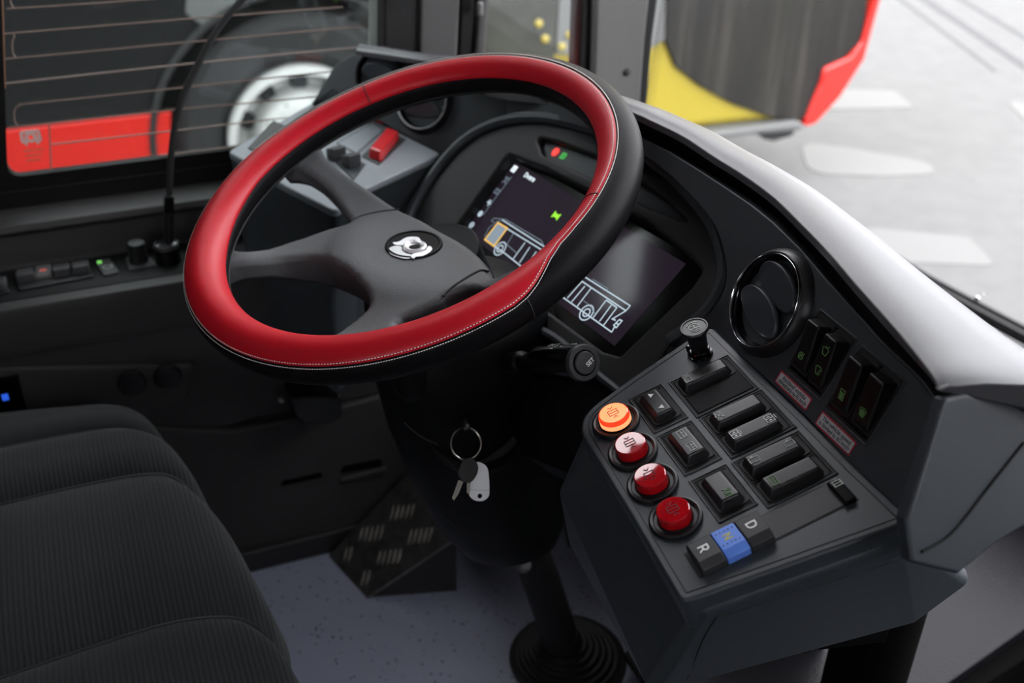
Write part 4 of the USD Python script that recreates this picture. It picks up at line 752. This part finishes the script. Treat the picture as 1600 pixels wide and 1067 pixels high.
# parking brake knob
a, b = K.uv((1095, 553))[0]
pk = obj('parking_brake', lathe(K, a, b, [(r_ * 0.74, h_ * 0.74) for r_, h_ in [(0.0075, 0.0), (0.0075, 0.008), (0.0105, 0.012), (0.0115, 0.030), (0.0125, 0.0335), (0.0165, 0.037), (0.0170, 0.0395), (0.0160, 0.0415), (0.0140, 0.0415), (0.0138, 0.0407), (0.0, 0.0407)]], 40), 'black_plastic', con, smooth=35, label='black mushroom parking brake knob')
obj('collar', [lathe(K, a, b, [(0.0105, 0.0), (0.0105, 0.0015), (0.007, 0.002)], 28), lathe(K, a, b, [(0.0085, 0.004), (0.009, 0.005), (0.0085, 0.0062), (0.006, 0.0062)], 28), rbox(K.sub(a, b, 0, 0.5), -0.012, -0.008, -0.004, 0.004, 0.0, 0.008, 0.001)], 'gloss_black', pk, smooth=35)
icon(K.up(0.0303), 'hand', a, b, 0.0046, 'print_grey', pk, 0.0008)
# ------------------------------------------------------------------ steering wheel
WC = np.array([0, 0, 0.80]); WN = np.array([-0.36063, -0.07918, 0.92934]); FW = np.array([0.93271, -0.03062, 0.35932]); LF = np.array([0.0, 0.99639, 0.08490])
RR, RT = 0.21375, 0.0217
wheel = thing('steering_wheel', 'bus steering wheel with red and black stitched leather rim and four dark spokes', 'steering wheel', base=tuple(WC))
TH = np.array([(-180, 33), (-100, 33), (-84, 34), (-80.5, 39), (-77.4, 49), (-71.3, 76), (-66.5, 89), (-60, 92), (-42, 90), (0, 84), (60, 84), (88, 88), (105, 84), (115, 74), (125, 54), (134, 41), (145, 36), (180, 33)], float)
th_s = lambda t: np.interp((t + 180) % 360 - 180, TH[:, 0], TH[:, 1])
TI = 161.0
def rim_pt(t, th, r=None):
    r = RT if r is None else r; t, th = np.radians(t), np.radians(th); e = np.cos(t)[..., None] * FW + np.sin(t)[..., None] * LF
    return WC + e * (RR + r * np.cos(th))[..., None] + WN * (r * np.sin(th))[..., None]
def rim_band(lo, hi, nth, r0):
    ts = np.linspace(-180, 180, 241); a, b = lo(ts), hi(ts); g = np.linspace(0, 1, nth)
    th = a[:, None] + (b - a)[:, None] * g; d = np.minimum(g * (b - a)[:, None], (1 - g) * (b - a)[:, None])          # degrees from the seam
    rr = r0 * (1 - 0.05 * np.exp(-(d / 4.5) ** 2)); tt = np.repeat(ts[:, None], nth, 1)
    G_ = rim_pt(tt, th, rr); return sheet(G_)
full = lambda t: np.interp((np.asarray(t) + 360) % 360, [0, 130, 160, 200, 275, 300, 330, 360], [161, 161, 180, 190, 190, 180, 165, 161])
red = obj('red_leather', rim_band(th_s, full, 40, RT), 'red_leather', wheel, smooth=True, label='red leather on the inner upper side of the rim')
blk = obj('black_leather', rim_band(full, lambda t: th_s(t) + 360, 56, RT * 0.998), 'black_leather', wheel, smooth=True, label='black leather on the outer side of the rim')
def stitches(off, step=0.62, length=0.0024, phase=0):
    ms = []; w = 0.00042
    for t in np.arange(-180 + phase, 180, step):
        p, q = rim_pt(np.array([t, t + 0.40]), np.array([th_s(t) + off, th_s(t + 0.40) + off]), RT * 1.004); nrm = unit(p - (WC + (FW * math.cos(math.radians(t)) + LF * math.sin(math.radians(t))) * RR)); s_ = np.cross(unit(q - p), nrm)
        V = [p - s_ * w, p + s_ * w, q + s_ * w, q - s_ * w]; V = np.array(V + [v + nrm * 0.0003 for v in V])
        ms.append(trimesh.Trimesh(V, [(4, 5, 6), (4, 6, 7), (0, 1, 5), (0, 5, 4), (1, 2, 6), (1, 6, 5), (2, 3, 7), (2, 7, 6), (3, 0, 4), (3, 4, 7)], process=False))
    return cat(ms)
obj('stitching', stitches(-5.0, 0.58), 'thread', blk, smooth=False, kind='stuff', label='white stitches along the black leather'); obj('stitching', stitches(6.0, 0.72, phase=0.3), 'thread', red, smooth=False, kind='stuff', label='white stitches along the red leather')
def seam(t, lo, hi): return tube(rim_pt(np.full(20, float(t)), np.linspace(lo, hi, 20), RT * 0.996), 0.0008, 6)
obj('seam', seam(83, 92, 158), 'seam_dark', red); obj('seam', seam(-48.6, 92, 160), 'seam_dark', red); obj('seam', seam(-81.0, -170, 32), 'rubber', blk)
obj('rim_bead', tube(rim_pt(np.linspace(-180, 180, 180, endpoint=False), np.full(180, 212.0), RT * 1.0), 0.0012, 6, True), 'matte_black', wheel)
# hub pad and spokes: one moulding that dips at the hub and rises to the rim
def hub_h(u, v):
    rho = np.hypot(u, v); s = np.clip((rho - 0.10) / 0.105, 0, 1); k = np.clip((0.165 - rho) / 0.10, 0, 1); return -0.056 + 0.046 * s * s * (3 - 2 * s) + (-0.33 * v + 0.07 * u) * k * k * (3 - 2 * k)
WPL = Plane(WC, WN, -LF)                                        # u to the driver's right, v to the front
def hub_uv(x, y):
    h = -0.056
    for _ in range(25): q = WPL.up(h).uv((x, y))[0]; h = 0.5 * h + 0.5 * hub_h(*q)
    return q
hp = [(338, 384), (372, 389), (405, 387), (440, 378), (478, 366), (515, 354), (545, 345), (535, 328), (518, 302), (498, 282), (468, 262), (430, 252), (474, 196), (495, 222), (507, 243), (525, 258), (550, 277), (573, 292), (600, 311), (624, 326), (655, 340), (684, 357), (714, 373), (741, 392), (762, 414), (771, 432), (790, 424), (838, 400), (800, 462), (764, 452), (735, 449), (712, 454), (694, 462), (682, 471), (647, 487), (620, 503), (608, 530), (500, 545), (508, 527), (545, 503), (568, 484), (575, 466), (565, 444), (542, 421), (520, 409), (500, 403), (474, 402), (440, 405), (400, 409), (365, 412), (335, 420)]
ho = Polygon(smooth_line([hub_uv(*p) for p in hp], 3, True)).buffer(-0.0015).buffer(0.0015).buffer(0.0015).buffer(-0.0015)
bd = np.array(ho.exterior.segmentize(0.004).coords)[:-1]
from scipy.spatial import Delaunay
gx, gy = np.meshgrid(np.arange(bd[:, 0].min(), bd[:, 0].max(), 0.0035), np.arange(bd[:, 1].min(), bd[:, 1].max(), 0.0035)); gi = np.stack([gx.ravel(), gy.ravel()], 1)
import shapely
pts_in = gi[shapely.contains_xy(ho.buffer(-0.0012), gi[:, 0], gi[:, 1])]; ins = np.array(ho.buffer(-0.0007).exterior.segmentize(0.004).coords)[:-1]
P2 = np.vstack([bd, ins, pts_in]); tri = Delaunay(P2).simplices; cc = P2[tri].mean(1); tri = tri[shapely.contains_xy(ho, cc[:, 0], cc[:, 1])]
dist = shapely.distance(shapely.points(P2), ho.exterior); rb = 0.007; hz_ = hub_h(P2[:, 0], P2[:, 1]) - rb * (1 - np.sqrt(np.clip(1 - (1 - np.clip(dist / rb, 0, 1)) ** 2, 0, 1)))
top3 = np.array([WPL.w(a, b, h) for (a, b), h in zip(P2, hz_)]); nb = len(bd)
bot = np.array([WPL.w(a * 0.985, b * 0.985, h - np.interp(math.hypot(a, b), [0.10, 0.17], [0.040, 0.018])) for (a, b), h in zip(P2, hz_)])
e = P2[tri]; fl = np.cross(e[:, 1] - e[:, 0], e[:, 2] - e[:, 0]) < 0; tri[fl] = tri[fl][:, ::-1]
ccw = _area(bd) > 0; side_f = []
for i in range(nb):
    j = (i + 1) % nb; a, b, c, d = i, j, len(P2) + j, len(P2) + i; side_f += [(a, d, c), (a, c, b)] if ccw else [(a, c, d), (a, b, c)]
obj('hub_and_spokes', trimesh.Trimesh(np.vstack([top3, bot]), np.vstack([tri, tri[:, ::-1] + len(P2), side_f]), process=False), 'hub_plastic', wheel, smooth=50, label='dark grained hub pad with its spokes')
jl = [hub_uv(*p) for p in smooth_line([(549, 345), (566, 337), (592, 331), (624, 327)], 4)]
obj('hub_joint', tube([WPL.w(a, b, hub_h(a, b) + 0.0002) for a, b in jl], 0.0009, 6), 'rubber', wheel)
jl = [hub_uv(*p) for p in smooth_line([(693, 463), (704, 451), (724, 437), (750, 423), (764, 424)], 4)]
obj('hub_joint', tube([WPL.w(a, b, hub_h(a, b) + 0.0002) for a, b in jl], 0.0012, 6), 'rubber', wheel)
# emblem
hq = hub_uv(647, 383); hg = 0.002; gu = (hub_h(hq[0] + hg, hq[1]) - hub_h(hq[0] - hg, hq[1])) / (2 * hg); gv = (hub_h(hq[0], hq[1] + hg) - hub_h(hq[0], hq[1] - hg)) / (2 * hg)
HP = Plane(WPL.w(*hq, hub_h(*hq) + 0.0008), WN - gu * WPL.u - gv * WPL.v, -LF); ha, hb = 0.0, 0.0
bad = obj('emblem', lathe(HP, ha, hb, [(0.0300, -0.002), (0.0285, 0.0012), (0.0262, 0.0016), (0.0255, 0.0006), (0.0, 0.0006)], 56), 'badge_black', wheel, smooth=35, label='round black badge with a silver ring emblem')
def em(name, px, h, mt, bev=0.0004, sm=2): q = HP.uv(*px); return obj(name, slab(HP, smooth_line(q, sm, True), h, 0.0004, bev), mt, bad, smooth=40)
em('emblem_plate', [(607.6, 389), (615.5, 385.4), (627, 386), (628.5, 392), (635, 397), (643, 398.8), (643, 403.4), (635, 405.3), (621.5, 402.8), (611, 398.5), (606.8, 393.5)], 0.0010, 'satin_silver')
em('emblem_wing', [(614, 380.4), (618, 380.6), (624.5, 379), (629, 376), (636, 372.8), (646, 371.8), (654.5, 373), (658, 378), (663, 380.2), (666.5, 386), (662, 383), (655, 378.6), (647, 376.5), (637, 379), (631, 384.5), (623, 385), (616, 383.8)], 0.0018, 'emblem_silver', 0.0003)
em('emblem_wing', [(641.8, 401.8), (644, 405.2), (647.5, 405), (650, 403), (661, 401.8), (671.8, 395.8), (675.5, 390.5), (672.5, 386.8), (668, 387.5), (666, 392), (657.5, 396.2), (647, 398)], 0.0018, 'emblem_silver', 0.0003)
ra, rb_ = HP.uv((648, 387.2))[0]; rr_ = 0.5 * (HP.uv((668, 387))[0][0] - HP.uv((628, 387))[0][0])
rr_ = 0.0125
obj('emblem_ring', lathe(HP, ra, rb_, [(rr_, 0.0004), (rr_ * 0.97, 0.0022), (rr_ * 0.80, 0.0034), (rr_ * 0.62, 0.0028), (rr_ * 0.50, 0.0018), (rr_ * 0.46, 0.0005)], 48), 'emblem_silver', bad, smooth=40)

# ------------------------------------------------------------------ steering column, stalk, lock
col = thing('steering_column', 'black steering column cover with a stalk and ignition lock below the wheel', 'steering column', base=(0.08, 0, 0.45))
def oval(c, rx, ry, k=2.4, n=40): t = np.linspace(0, 2 * np.pi, n, endpoint=False); return np.stack([c[0] + rx * np.sign(np.cos(t)) * np.abs(np.cos(t)) ** (2 / k), c[1] + ry * np.sign(np.sin(t)) * np.abs(np.sin(t)) ** (2 / k), np.full(n, c[2])], 1)
rings = [oval((.055, 0, .69), .075, .075), oval((.058, 0, .66), .098, .088), oval((.062, 0, .60), .104, .090), oval((.073, 0, .52), .100, .090), oval((.088, 0, .44), .092, .088), oval((.100, 0, .38), .080, .080), oval((.108, 0, .345), .066, .070), oval((.112, 0, .325), .045, .052), oval((.114, 0, .318), .02, .025)]
covm = loft(rings); obj('cover', covm, 'column_plastic', col, smooth=50)
obj('column_head', [blob([(.035 + dx, dy, z) for dx in (-.05, .06) for dy in (-.05, .05) for z in (.62, .665)], .022), lathe(WPL, 0, 0, [(0.05, -0.13), (0.05, -0.075), (0.0, -0.075)], 32)], 'column_plastic', col, smooth=40)
cp = np.array([.075, 0, .53]); sn = unit(np.array([-.30, -.86, .40])); SR = Plane(cp + sn * 0.088, sn, np.cross([0, 0, 1], sn))
sa, sb = SR.uv((748, 655))[0]
obj('lock_surround', lathe(SR, sa, sb, [(0.062, -0.045), (0.060, 0.002), (0.0565, 0.006), (0.053, 0.004), (0.048, -0.003), (0.0, -0.006)], 56), 'column_plastic', col, smooth=40)
ka, kb_ = SR.uv((727, 655))[0]
obj('lock', [lathe(SR, ka, kb_, [(0.015, -0.006), (0.0145, 0.006), (0.012, 0.008), (0.0, 0.008)], 30)], 'key_plastic', col, smooth=40)
for px in ([(632, 660), (655, 680), (683, 694)], [(660, 768), (668, 780), (675, 791)], [(688, 802), (706, 818), (727, 830)]):
    out = [p_ for p_ in (cast(covm, x, y) for x, y in smooth_line(px, 4)) if p_ is not None]
    if len(out) > 2: obj('cover_slot', tube(out, 0.0012, 6), 'rubber', col)
s0, s1 = away(808, 566, 1.10), away(913, 567, 0.985); sd_ = unit(s1 - s0); SP = Plane(s1, sd_, CAM[:, 0])
L = np.linalg.norm(s1 - s0)
stk = obj('stalk', lathe(SP, 0, 0, [(0.0, -L), (0.0085, -L), (0.0085, -L * 0.74), (0.0140, -L * 0.66), (0.0162, -L * 0.60), (0.0168, -0.006), (0.0165, -0.002), (0.0155, 0.0), (0.0118, 0.0), (0.0114, -0.003), (0.0, -0.003)], 48), 'gloss_black', col, smooth=35, label='black stalk with a round end button')
obj('stalk_collar', lathe(SP, 0, 0, [(0.0105, -L - 0.01), (0.0115, -L * 0.93), (0.0085, -L * 0.9)], 32), 'column_plastic', stk, smooth=35)
obj('stalk_ring', lathe(SP, 0, 0, [(0.01685, -0.005), (0.0172, -0.002), (0.0160, 0.0006), (0.0120, 0.0006), (0.0116, -0.002)], 48), 'key_plastic', stk, smooth=35)
obj('stalk_button', lathe(SP, 0.0004, 0, [(0.0108, -0.004), (0.0106, 0.0012), (0.0098, 0.0020), (0.0, 0.0022)], 40), 'key_plastic', stk, smooth=35)
a, b = SP.uv((921.5, 565.5))[0]; obj('stalk_word', text(SP.sub(a - 0.001, b, 0.0021, math.radians(42)), 'SET', 0.0037, bold=True), 'print_white', stk, smooth=False, label='white word SET')
tn = unit(np.array([-.1, -.35, .93]) - np.dot(np.array([-.1, -.35, .93]), sd_) * sd_); TP = Plane(s1 - sd_ * 0.03 + tn * 0.0169, tn, sd_)
obj('stalk_marks', strokes(TP, [line_circ(-.022, .003, .0022), [(-.012, .004), (-.007, .006)], [(-.010, .0), (-.006, .002)], [(-.012, -.004), (-.009, -.003)], [(0, .0), (.004, .001)], [(.012, .004), (.024, .004), (.021, .0055)], [(-.016, .001), (-.015, .005)]], 0.0008), 'print_grey', stk, smooth=False)

# key ring with key and tag, hanging from the lock
kc = away(728, 693, 1.045); KP = Plane(kc, unit(EYE - kc + np.array([0.1, 0, 0])), CAM[:, 0])
def kuv(*p): return KP.uv(*p)
keys = thing('key_ring', 'steel key ring with black keys and a pale grey tag hanging from the ignition', 'keys', base=tuple(kc))
obj('ring', [tube([KP.w(0.0142 * math.cos(t), 0.0152 * math.sin(t), 0.001 * k) for t in np.linspace(0, 2 * np.pi, 48, endpoint=False)], 0.0009, 8, True) for k in (-1, 1)], 'steel', keys, label='steel split ring')
lk = SR.w(ka, kb_, 0.008)
obj('ignition_key', [blob([lk, KP.at(728, 668)], [0.005, 0.0045]), lathe(SR, ka, kb_, [(0.0075, 0.006), (0.0075, 0.016), (0.006, 0.018), (0.0, 0.018)], 24)], 'black_plastic', keys, label='black headed key in the lock')
obj('spare_key', [slab(KP.up(0.002), smooth_line(kuv((724, 718), (738, 716), (746, 728), (744, 742), (734, 754), (722, 752), (715, 740), (718, 728)), 3, True), 0.003, -0.003, 0.001)], 'rubber', keys, smooth=40)
obj('key_blade', [slab(KP.up(0.001), kuv((716, 750), (724, 752), (716, 772), (709, 782), (706, 778)), 0.001, -0.001), slab(KP.up(0.003), kuv((729, 752), (735, 752), (733, 772), (729, 770)), 0.001, -0.001)], 'key_steel', keys, smooth=False)
tgq = smooth_line(kuv((742, 724), (750, 722), (760, 728), (764, 740), (765, 770), (762, 778), (754, 783), (742, 782), (734, 775), (733, 766), (735, 745)), 3, True)
ta, tb = kuv((750, 775))[0]
tag_ = obj('tag', slab(KP.up(-0.002), tgq, 0.001, -0.001, 0.0005, holes=[circ(ta, tb, 0.0022, 14)]), 'white_plastic', keys, smooth=40, label='pale grey plastic key tag')
q = kuv((735, 765), (764, 766)); obj('tag_line', strokes(KP.up(-0.0009), [list(map(tuple, q))], 0.0005), 'print_grey', tag_, smooth=False)

# steering shaft and its bellows on the floor
fb = hit(888, 1030, 2, 0.0); shaft = thing('steering_shaft', 'black steering shaft running down to a ribbed rubber boot on the floor', 'steering shaft', base=tuple(fb))
FP = Plane(fb, (0, 0, 1), (1, 0, 0)); topc = np.array([0.135, 0.015, 0.34])
dv = unit(topc - fb)
obj('shaft', tube([fb + dv * 0.03, fb + dv * 0.22, topc], [0.026, 0.026, 0.022], 24), 'rubber', shaft)
bel = [(0.086, 0.0), (0.086, 0.006), (0.078, 0.009)]
for k in range(6): r = 0.076 - k * 0.008; bel += [(r, 0.010 + k * 0.007), (r - 0.001, 0.016 + k * 0.007), (r - 0.006, 0.015 + k * 0.007)]
bel += [(0.030, 0.06), (0.028, 0.08)]; th_ = np.linspace(0, 2 * np.pi, 48, endpoint=False)
obj('boot', loft([np.stack([fb[0] + dv[0] / dv[2] * z + r * np.cos(th_), fb[1] + dv[1] / dv[2] * z + r * np.sin(th_), np.full(48, z)], 1) for r, z in bel]), 'rubber', shaft, smooth=40, label='ribbed rubber boot')
for px in ((838, 1005), (830, 1066)):
    a, b = FP.uv(px)[0]; obj('bolt', lathe(FP, a, b, [(0.005, 0.004), (0.005, 0.010), (0.0, 0.011)], 6), 'steel', shaft)
a0_ = hit(842, 855, 1, fb[1]); obj('cap', blob([fb + dv * 0.27 + np.array([-.022, -.02, .01])], 0.011, True), 'pillar_grey', shaft)
pb = hit(1030, 1040, 2, 0.03); ped = thing('pedal', 'dark rubber pedal beside the shaft boot, under the console', 'pedal', base=tuple(pb)); obj('pad', blob([pb + np.array([dx, dy, dz]) for dx, dz in ((-.03, 0), (.07, .06)) for dy in (-.03, .03)], 0.01), 'rubber', ped)
fx = away(893, 818, 1.45); ft = thing('hose_fitting', 'small brass hose fitting in the dark gap between column and console', 'pipe fitting', base=tuple(fx)); obj('fitting', tube([fx + np.array([-.01, 0, .03]), fx, fx + np.array([.004, 0, -.035])], [.011, .012, .009], 10), 'steel', ft); obj('hose', tube([fx + np.array([-.01, 0, .03]), fx + np.array([-.02, .04, .14]), fx + np.array([.0, .1, .26])], 0.012, 10), 'rubber', ft)

# ------------------------------------------------------------------ checker plate footrest
fA, fB, fD = hit(512, 868, 2, 0.0), hit(572, 934, 2, 0.0), hit(652, 724, 1, 0.405)
fn = unit(np.cross(fB - fA, fD - fA)); fn = fn if fn[2] > 0 else -fn
FR = Plane(fA, fn, fD - fA); fC = FR.at(704, 846)
fr = thing('footrest', 'sloping aluminium checker plate footrest on the floor by the side panel', 'footrest', base=tuple(fB))
quadf = FR.uv((512, 868), (572, 934), (704, 846)); quadf = np.vstack([quadf, FR.uv((652, 724))])
FE = quadf[2] - quadf[1]; quadf[2] = quadf[1] + FE * 1.05
obj('plate', slab(FR, quadf, 0.0, -0.004, 0.0015), 'tread_metal', fr, smooth=30)
pc = [FR.w(*q, -0.004) for q in quadf]; g_ = lambda p: np.array([p[0], p[1], 0.0])
obj('side_sheet', loft([[pc[1], pc[2], g_(pc[2])], [p_ + np.array([0, 0.003, 0]) for p_ in (pc[1], pc[2], g_(pc[2]))]]), 'shaded_metal', fr, smooth=False)
obj('fold', tube([FR.w(*quadf[1], -0.001), FR.w(*quadf[2], -0.001)], 0.0022, 8), 'tread_metal', fr)
cell = Polygon(quadf).buffer(-0.004)
for i in range(-4, 6):
    for j in range(-4, 5):
        cx, cy = 628 - 48.5 * i + 28 * j, 800 + 33.5 * i + 37 * j
        if not (470 < cx < 760 and 690 < cy < 960): continue
        for k in range(-2, 3):
            a, b = FR.uv((cx + 8 * k - 3.5, cy + 12.5 - 0.8 * k), (cx + 8 * k + 3.5, cy - 12.5 - 0.8 * k))
            if not (cell.contains(Point(*a)) and cell.contains(Point(*b))): continue
            ts = np.linspace(0, 1, 7); obj('tread_bar', tube([FR.w(*(a + (b - a) * t), -0.0004) for t in ts], 0.0026 * np.sin(np.pi * (0.08 + 0.84 * ts)) ** 0.7, 6), 'tread_metal', fr)

# ------------------------------------------------------------------ driver's seat
seat = thing('driver_seat', 'dark charcoal ribbed cloth driver seat with stitched cushion panels', 'seat', base=(-0.45, -0.02, 0.0))
ZS = 0.455
bl = [[(-140, 657, .44), (0, 642, .445), (100, 634, .447), (168, 631, .447), (204, 642, .436), (226, 664, .415), (238, 690, .375)],
      [(-140, 724, ZS), (0, 697, ZS), (100, 678, ZS), (180, 668, ZS), (226, 676, .445), (254, 702, .425), (276, 745, .39)],
      [(-140, 818, ZS), (0, 785, ZS), (120, 757, ZS), (220, 739, ZS), (270, 743, .445), (304, 778, .425), (338, 842, .385)],
      [(-140, 1104, ZS), (0, 1056, ZS), (140, 1008, ZS), (262, 971, ZS), (350, 961, .447), (398, 976, .430), (432, 1024, .395)],
      [(-140, 1330, ZS - .01), (0, 1290, ZS - .01), (150, 1240, ZS - .01), (300, 1200, ZS - .01), (420, 1180, .44), (490, 1190, .42), (520, 1240, .38)]]
curves = [smooth_line([hit(x, y, 2, z) for x, y, z in c], 8) for c in bl]
curves = [np.vstack([c[0] + np.array([k, 0.04 * k, 0.0]) for k in (-0.27, -0.18, -0.09)] + [c]) for c in curves]      # the cushion runs on under the backrest
for i, (nm, mt, hb_) in enumerate((('side_bolster', 'seat_side_cloth', .012), ('cushion_panel', 'seat_cloth', .016), ('cushion_panel', 'seat_cloth', .020), ('cushion_panel', 'seat_cloth', .016))):
    A_, B_ = curves[i], curves[i + 1]; grid = []
    ext = lambda c: np.vstack([c, c[-1] + np.array([0.012, 0, -0.05]), c[-1] + np.array([0.0, 0, -0.16])])
    A_, B_ = ext(A_), ext(B_); TT = np.gradient(0.5 * (A_ + B_), axis=0)
    for t in np.linspace(0, 1, 25):
        row = A_ * (1 - t) + B_ * t; bul = hb_ * (1 - abs(2 * t - 1) ** 3.2) - 0.004
        nn = np.cross(TT, A_ - B_); nn /= np.linalg.norm(nn, axis=1)[:, None]; nn[nn[:, 2] < -0.2] *= -1
        nn = np.where((nn[:, 0] < -0.05)[:, None] & (np.abs(nn[:, 2]) < 0.5)[:, None], -nn, nn); grid.append(row + nn * bul)
    obj(nm, sheet(grid), mt, seat, smooth=True)
for c in curves[1:4]: obj('seat_seam', tube(c + np.array([0, 0, -0.0035]), 0.0022, 6), 'rubber', seat)
obj('cushion_base', blob([(x, y, z) for x in (-0.78, -0.33) for y in (-0.30, 0.20) for z in (0.24, 0.40)], 0.02), 'seat_side_cloth', seat)
obj('pedestal', box(-0.72, -0.38, -0.22, 0.16, 0.0, 0.25), 'rubber', seat, smooth=False)
obj('backrest', blob([(-0.82, y, 0.44) for y in (-0.26, 0.18)] + [(-0.98, y, 1.12) for y in (-0.22, 0.14)], 0.05), 'seat_cloth', seat)

# ------------------------------------------------------------------ gooseneck microphone on the ledge
mb = lg.at(264, 408); MP = Plane(mb, (0, -1, 0), (1, 0, 0))
mic = thing('gooseneck_microphone', 'thin black gooseneck rising from a socket on the switch ledge by the side window', 'microphone', base=tuple(mb))
def mpath(*p): return smooth_line([MP.at(*q) for q in p], 5)
gneck = mpath((264, 330), (265, 290), (269, 225), (281, 165), (306, 108), (340, 46), (384, -6), (450, -60), (530, -100))
obj('gooseneck', tube(gneck, 0.0042, 10), 'rubber', mic)
obj('lower_stem', tube(mpath((264, 404), (264, 370), (264, 330)), 0.0062, 12), 'black_plastic', mic)
obj('connector', tube(mpath((264, 330), (264, 318), (264.3, 306)), 0.0068, 14), 'gloss_black', mic)
MB = Plane(mb, (0, 0, 1), (1, 0, 0))
obj('socket', lathe(MB, 0, 0, [(0.0165, -0.002), (0.0165, 0.020), (0.0150, 0.028), (0.0120, 0.030), (0.0110, 0.030), (0.0, 0.030)], 32), 'gloss_black', mic)
obj('socket_ring', lathe(MB, 0, 0, [(0.0168, 0.022), (0.0160, 0.0275), (0.0145, 0.0285), (0.0135, 0.027)], 32), 'key_plastic', mic)
obj('microphone_head', blob([gneck[-1], gneck[-1] + unit(gneck[-1] - gneck[-2]) * 0.04], 0.010), 'rubber', mic)

# small latch box below the wheel on the side panel
lb = low.at(478, 612); latch = thing('latch_box', 'small black box with two bright screws on the side panel under the wheel', 'latch', base=tuple(lb))
obj('box', slab(low, round_poly(low.uv((440, 590), (520, 590), (522, 622), (506, 634), (462, 636), (450, 622)), .004), 0.05, 0.01, .004), 'gloss_black', latch, smooth=40)
for px in ((437, 614), (511, 628)):
    a, b = low.uv(px)[0]; obj('screw', lathe(low, a, b, [(0.007, 0.008), (0.006, 0.018), (0.0, 0.02)], 14), 'steel', latch)

# ------------------------------------------------------------------ podium to the right of the driver, step, wiper, cowl
zp = 0.25; PD = WORLDP.up(zp)
obj('podium', slab(PD, round_poly(PD.uv((1000, 1180), (1010, 960), (1180, 760), (1500, 740), (1760, 760), (1760, 884), (1602, 983), (1478, 1070), (1330, 1180)), 0.01), 0.0, -0.26, 0.004), 'podium_vinyl', smooth=30, kind=st, label='dark pebbled podium below the console')
pa, pb_ = PD.uv((1340, 1096))[0]; obj('support_post', slab(PD, circ(pa, pb_, 0.044, 32), 0.26, -0.02, 0.0), 'step_rubber', smooth=30, kind=st, label='black post added to stand in for a dark reflection on the podium')  # added in place of a dark reflection seen on the podium
PE = WORLDP.up(0.235); obj('podium_edge', slab(PE, PE.uv((1602, 976), (1470, 1066), (1320, 1180), (1440, 1180), (1540, 1068), (1604, 1028), (1760, 930), (1760, 870)), 0.0, -0.5, 0.003), 'step_rubber', smooth=30, kind=st)
DS = WORLDP.up(-0.10); obj('door_step', slab(DS, DS.uv((1640, 1000), (1500, 1080), (1480, 1200), (1760, 1200), (1760, 980)), 0, -0.03), 'bus_grey', smooth=False, kind=st)
wz = 0.44; path = [hit(x, y, 2, wz) for x, y in ((1380, 402), (1440, 440), (1520, 484), (1610, 532), (1760, 612))]
wip = thing('wiper', 'black windscreen wiper lying outside the glass, beyond the dashboard end', 'wiper', base=tuple(path[2]))
obj('arm', tube(smooth_line(path, 4), 0.009, 8), 'rubber', wip); obj('blade', tube(smooth_line([p_ + np.array([0.012, 0.0, 0.004]) for p_ in path], 4), 0.007, 6), 'matte_black', wip)
for px in ((1527, 466),): obj('rivet', blob([hit(*px, 2, wz + .012)], 0.004), 'chrome', wip)
CW = WORLDP.up(0.38); obj('cowl', slab(CW, round_poly(CW.uv((1470, 486), (1540, 512), (1590, 545), (1760, 580), (1760, 720), (1600, 640), (1500, 560)), .01), 0.0, -0.05, 0.004), 'dash_top_plastic', smooth=30, kind=st, label='grey cowl outside the windscreen')
hole = CW.up(0.001); obj('cowl_recess', slab(hole, smooth_line(hole.uv((1552, 520), (1580, 516), (1620, 520), (1640, 538), (1600, 545), (1570, 535)), 3, True), 0.002, -0.01), 'rubber', smooth=False, kind=st)
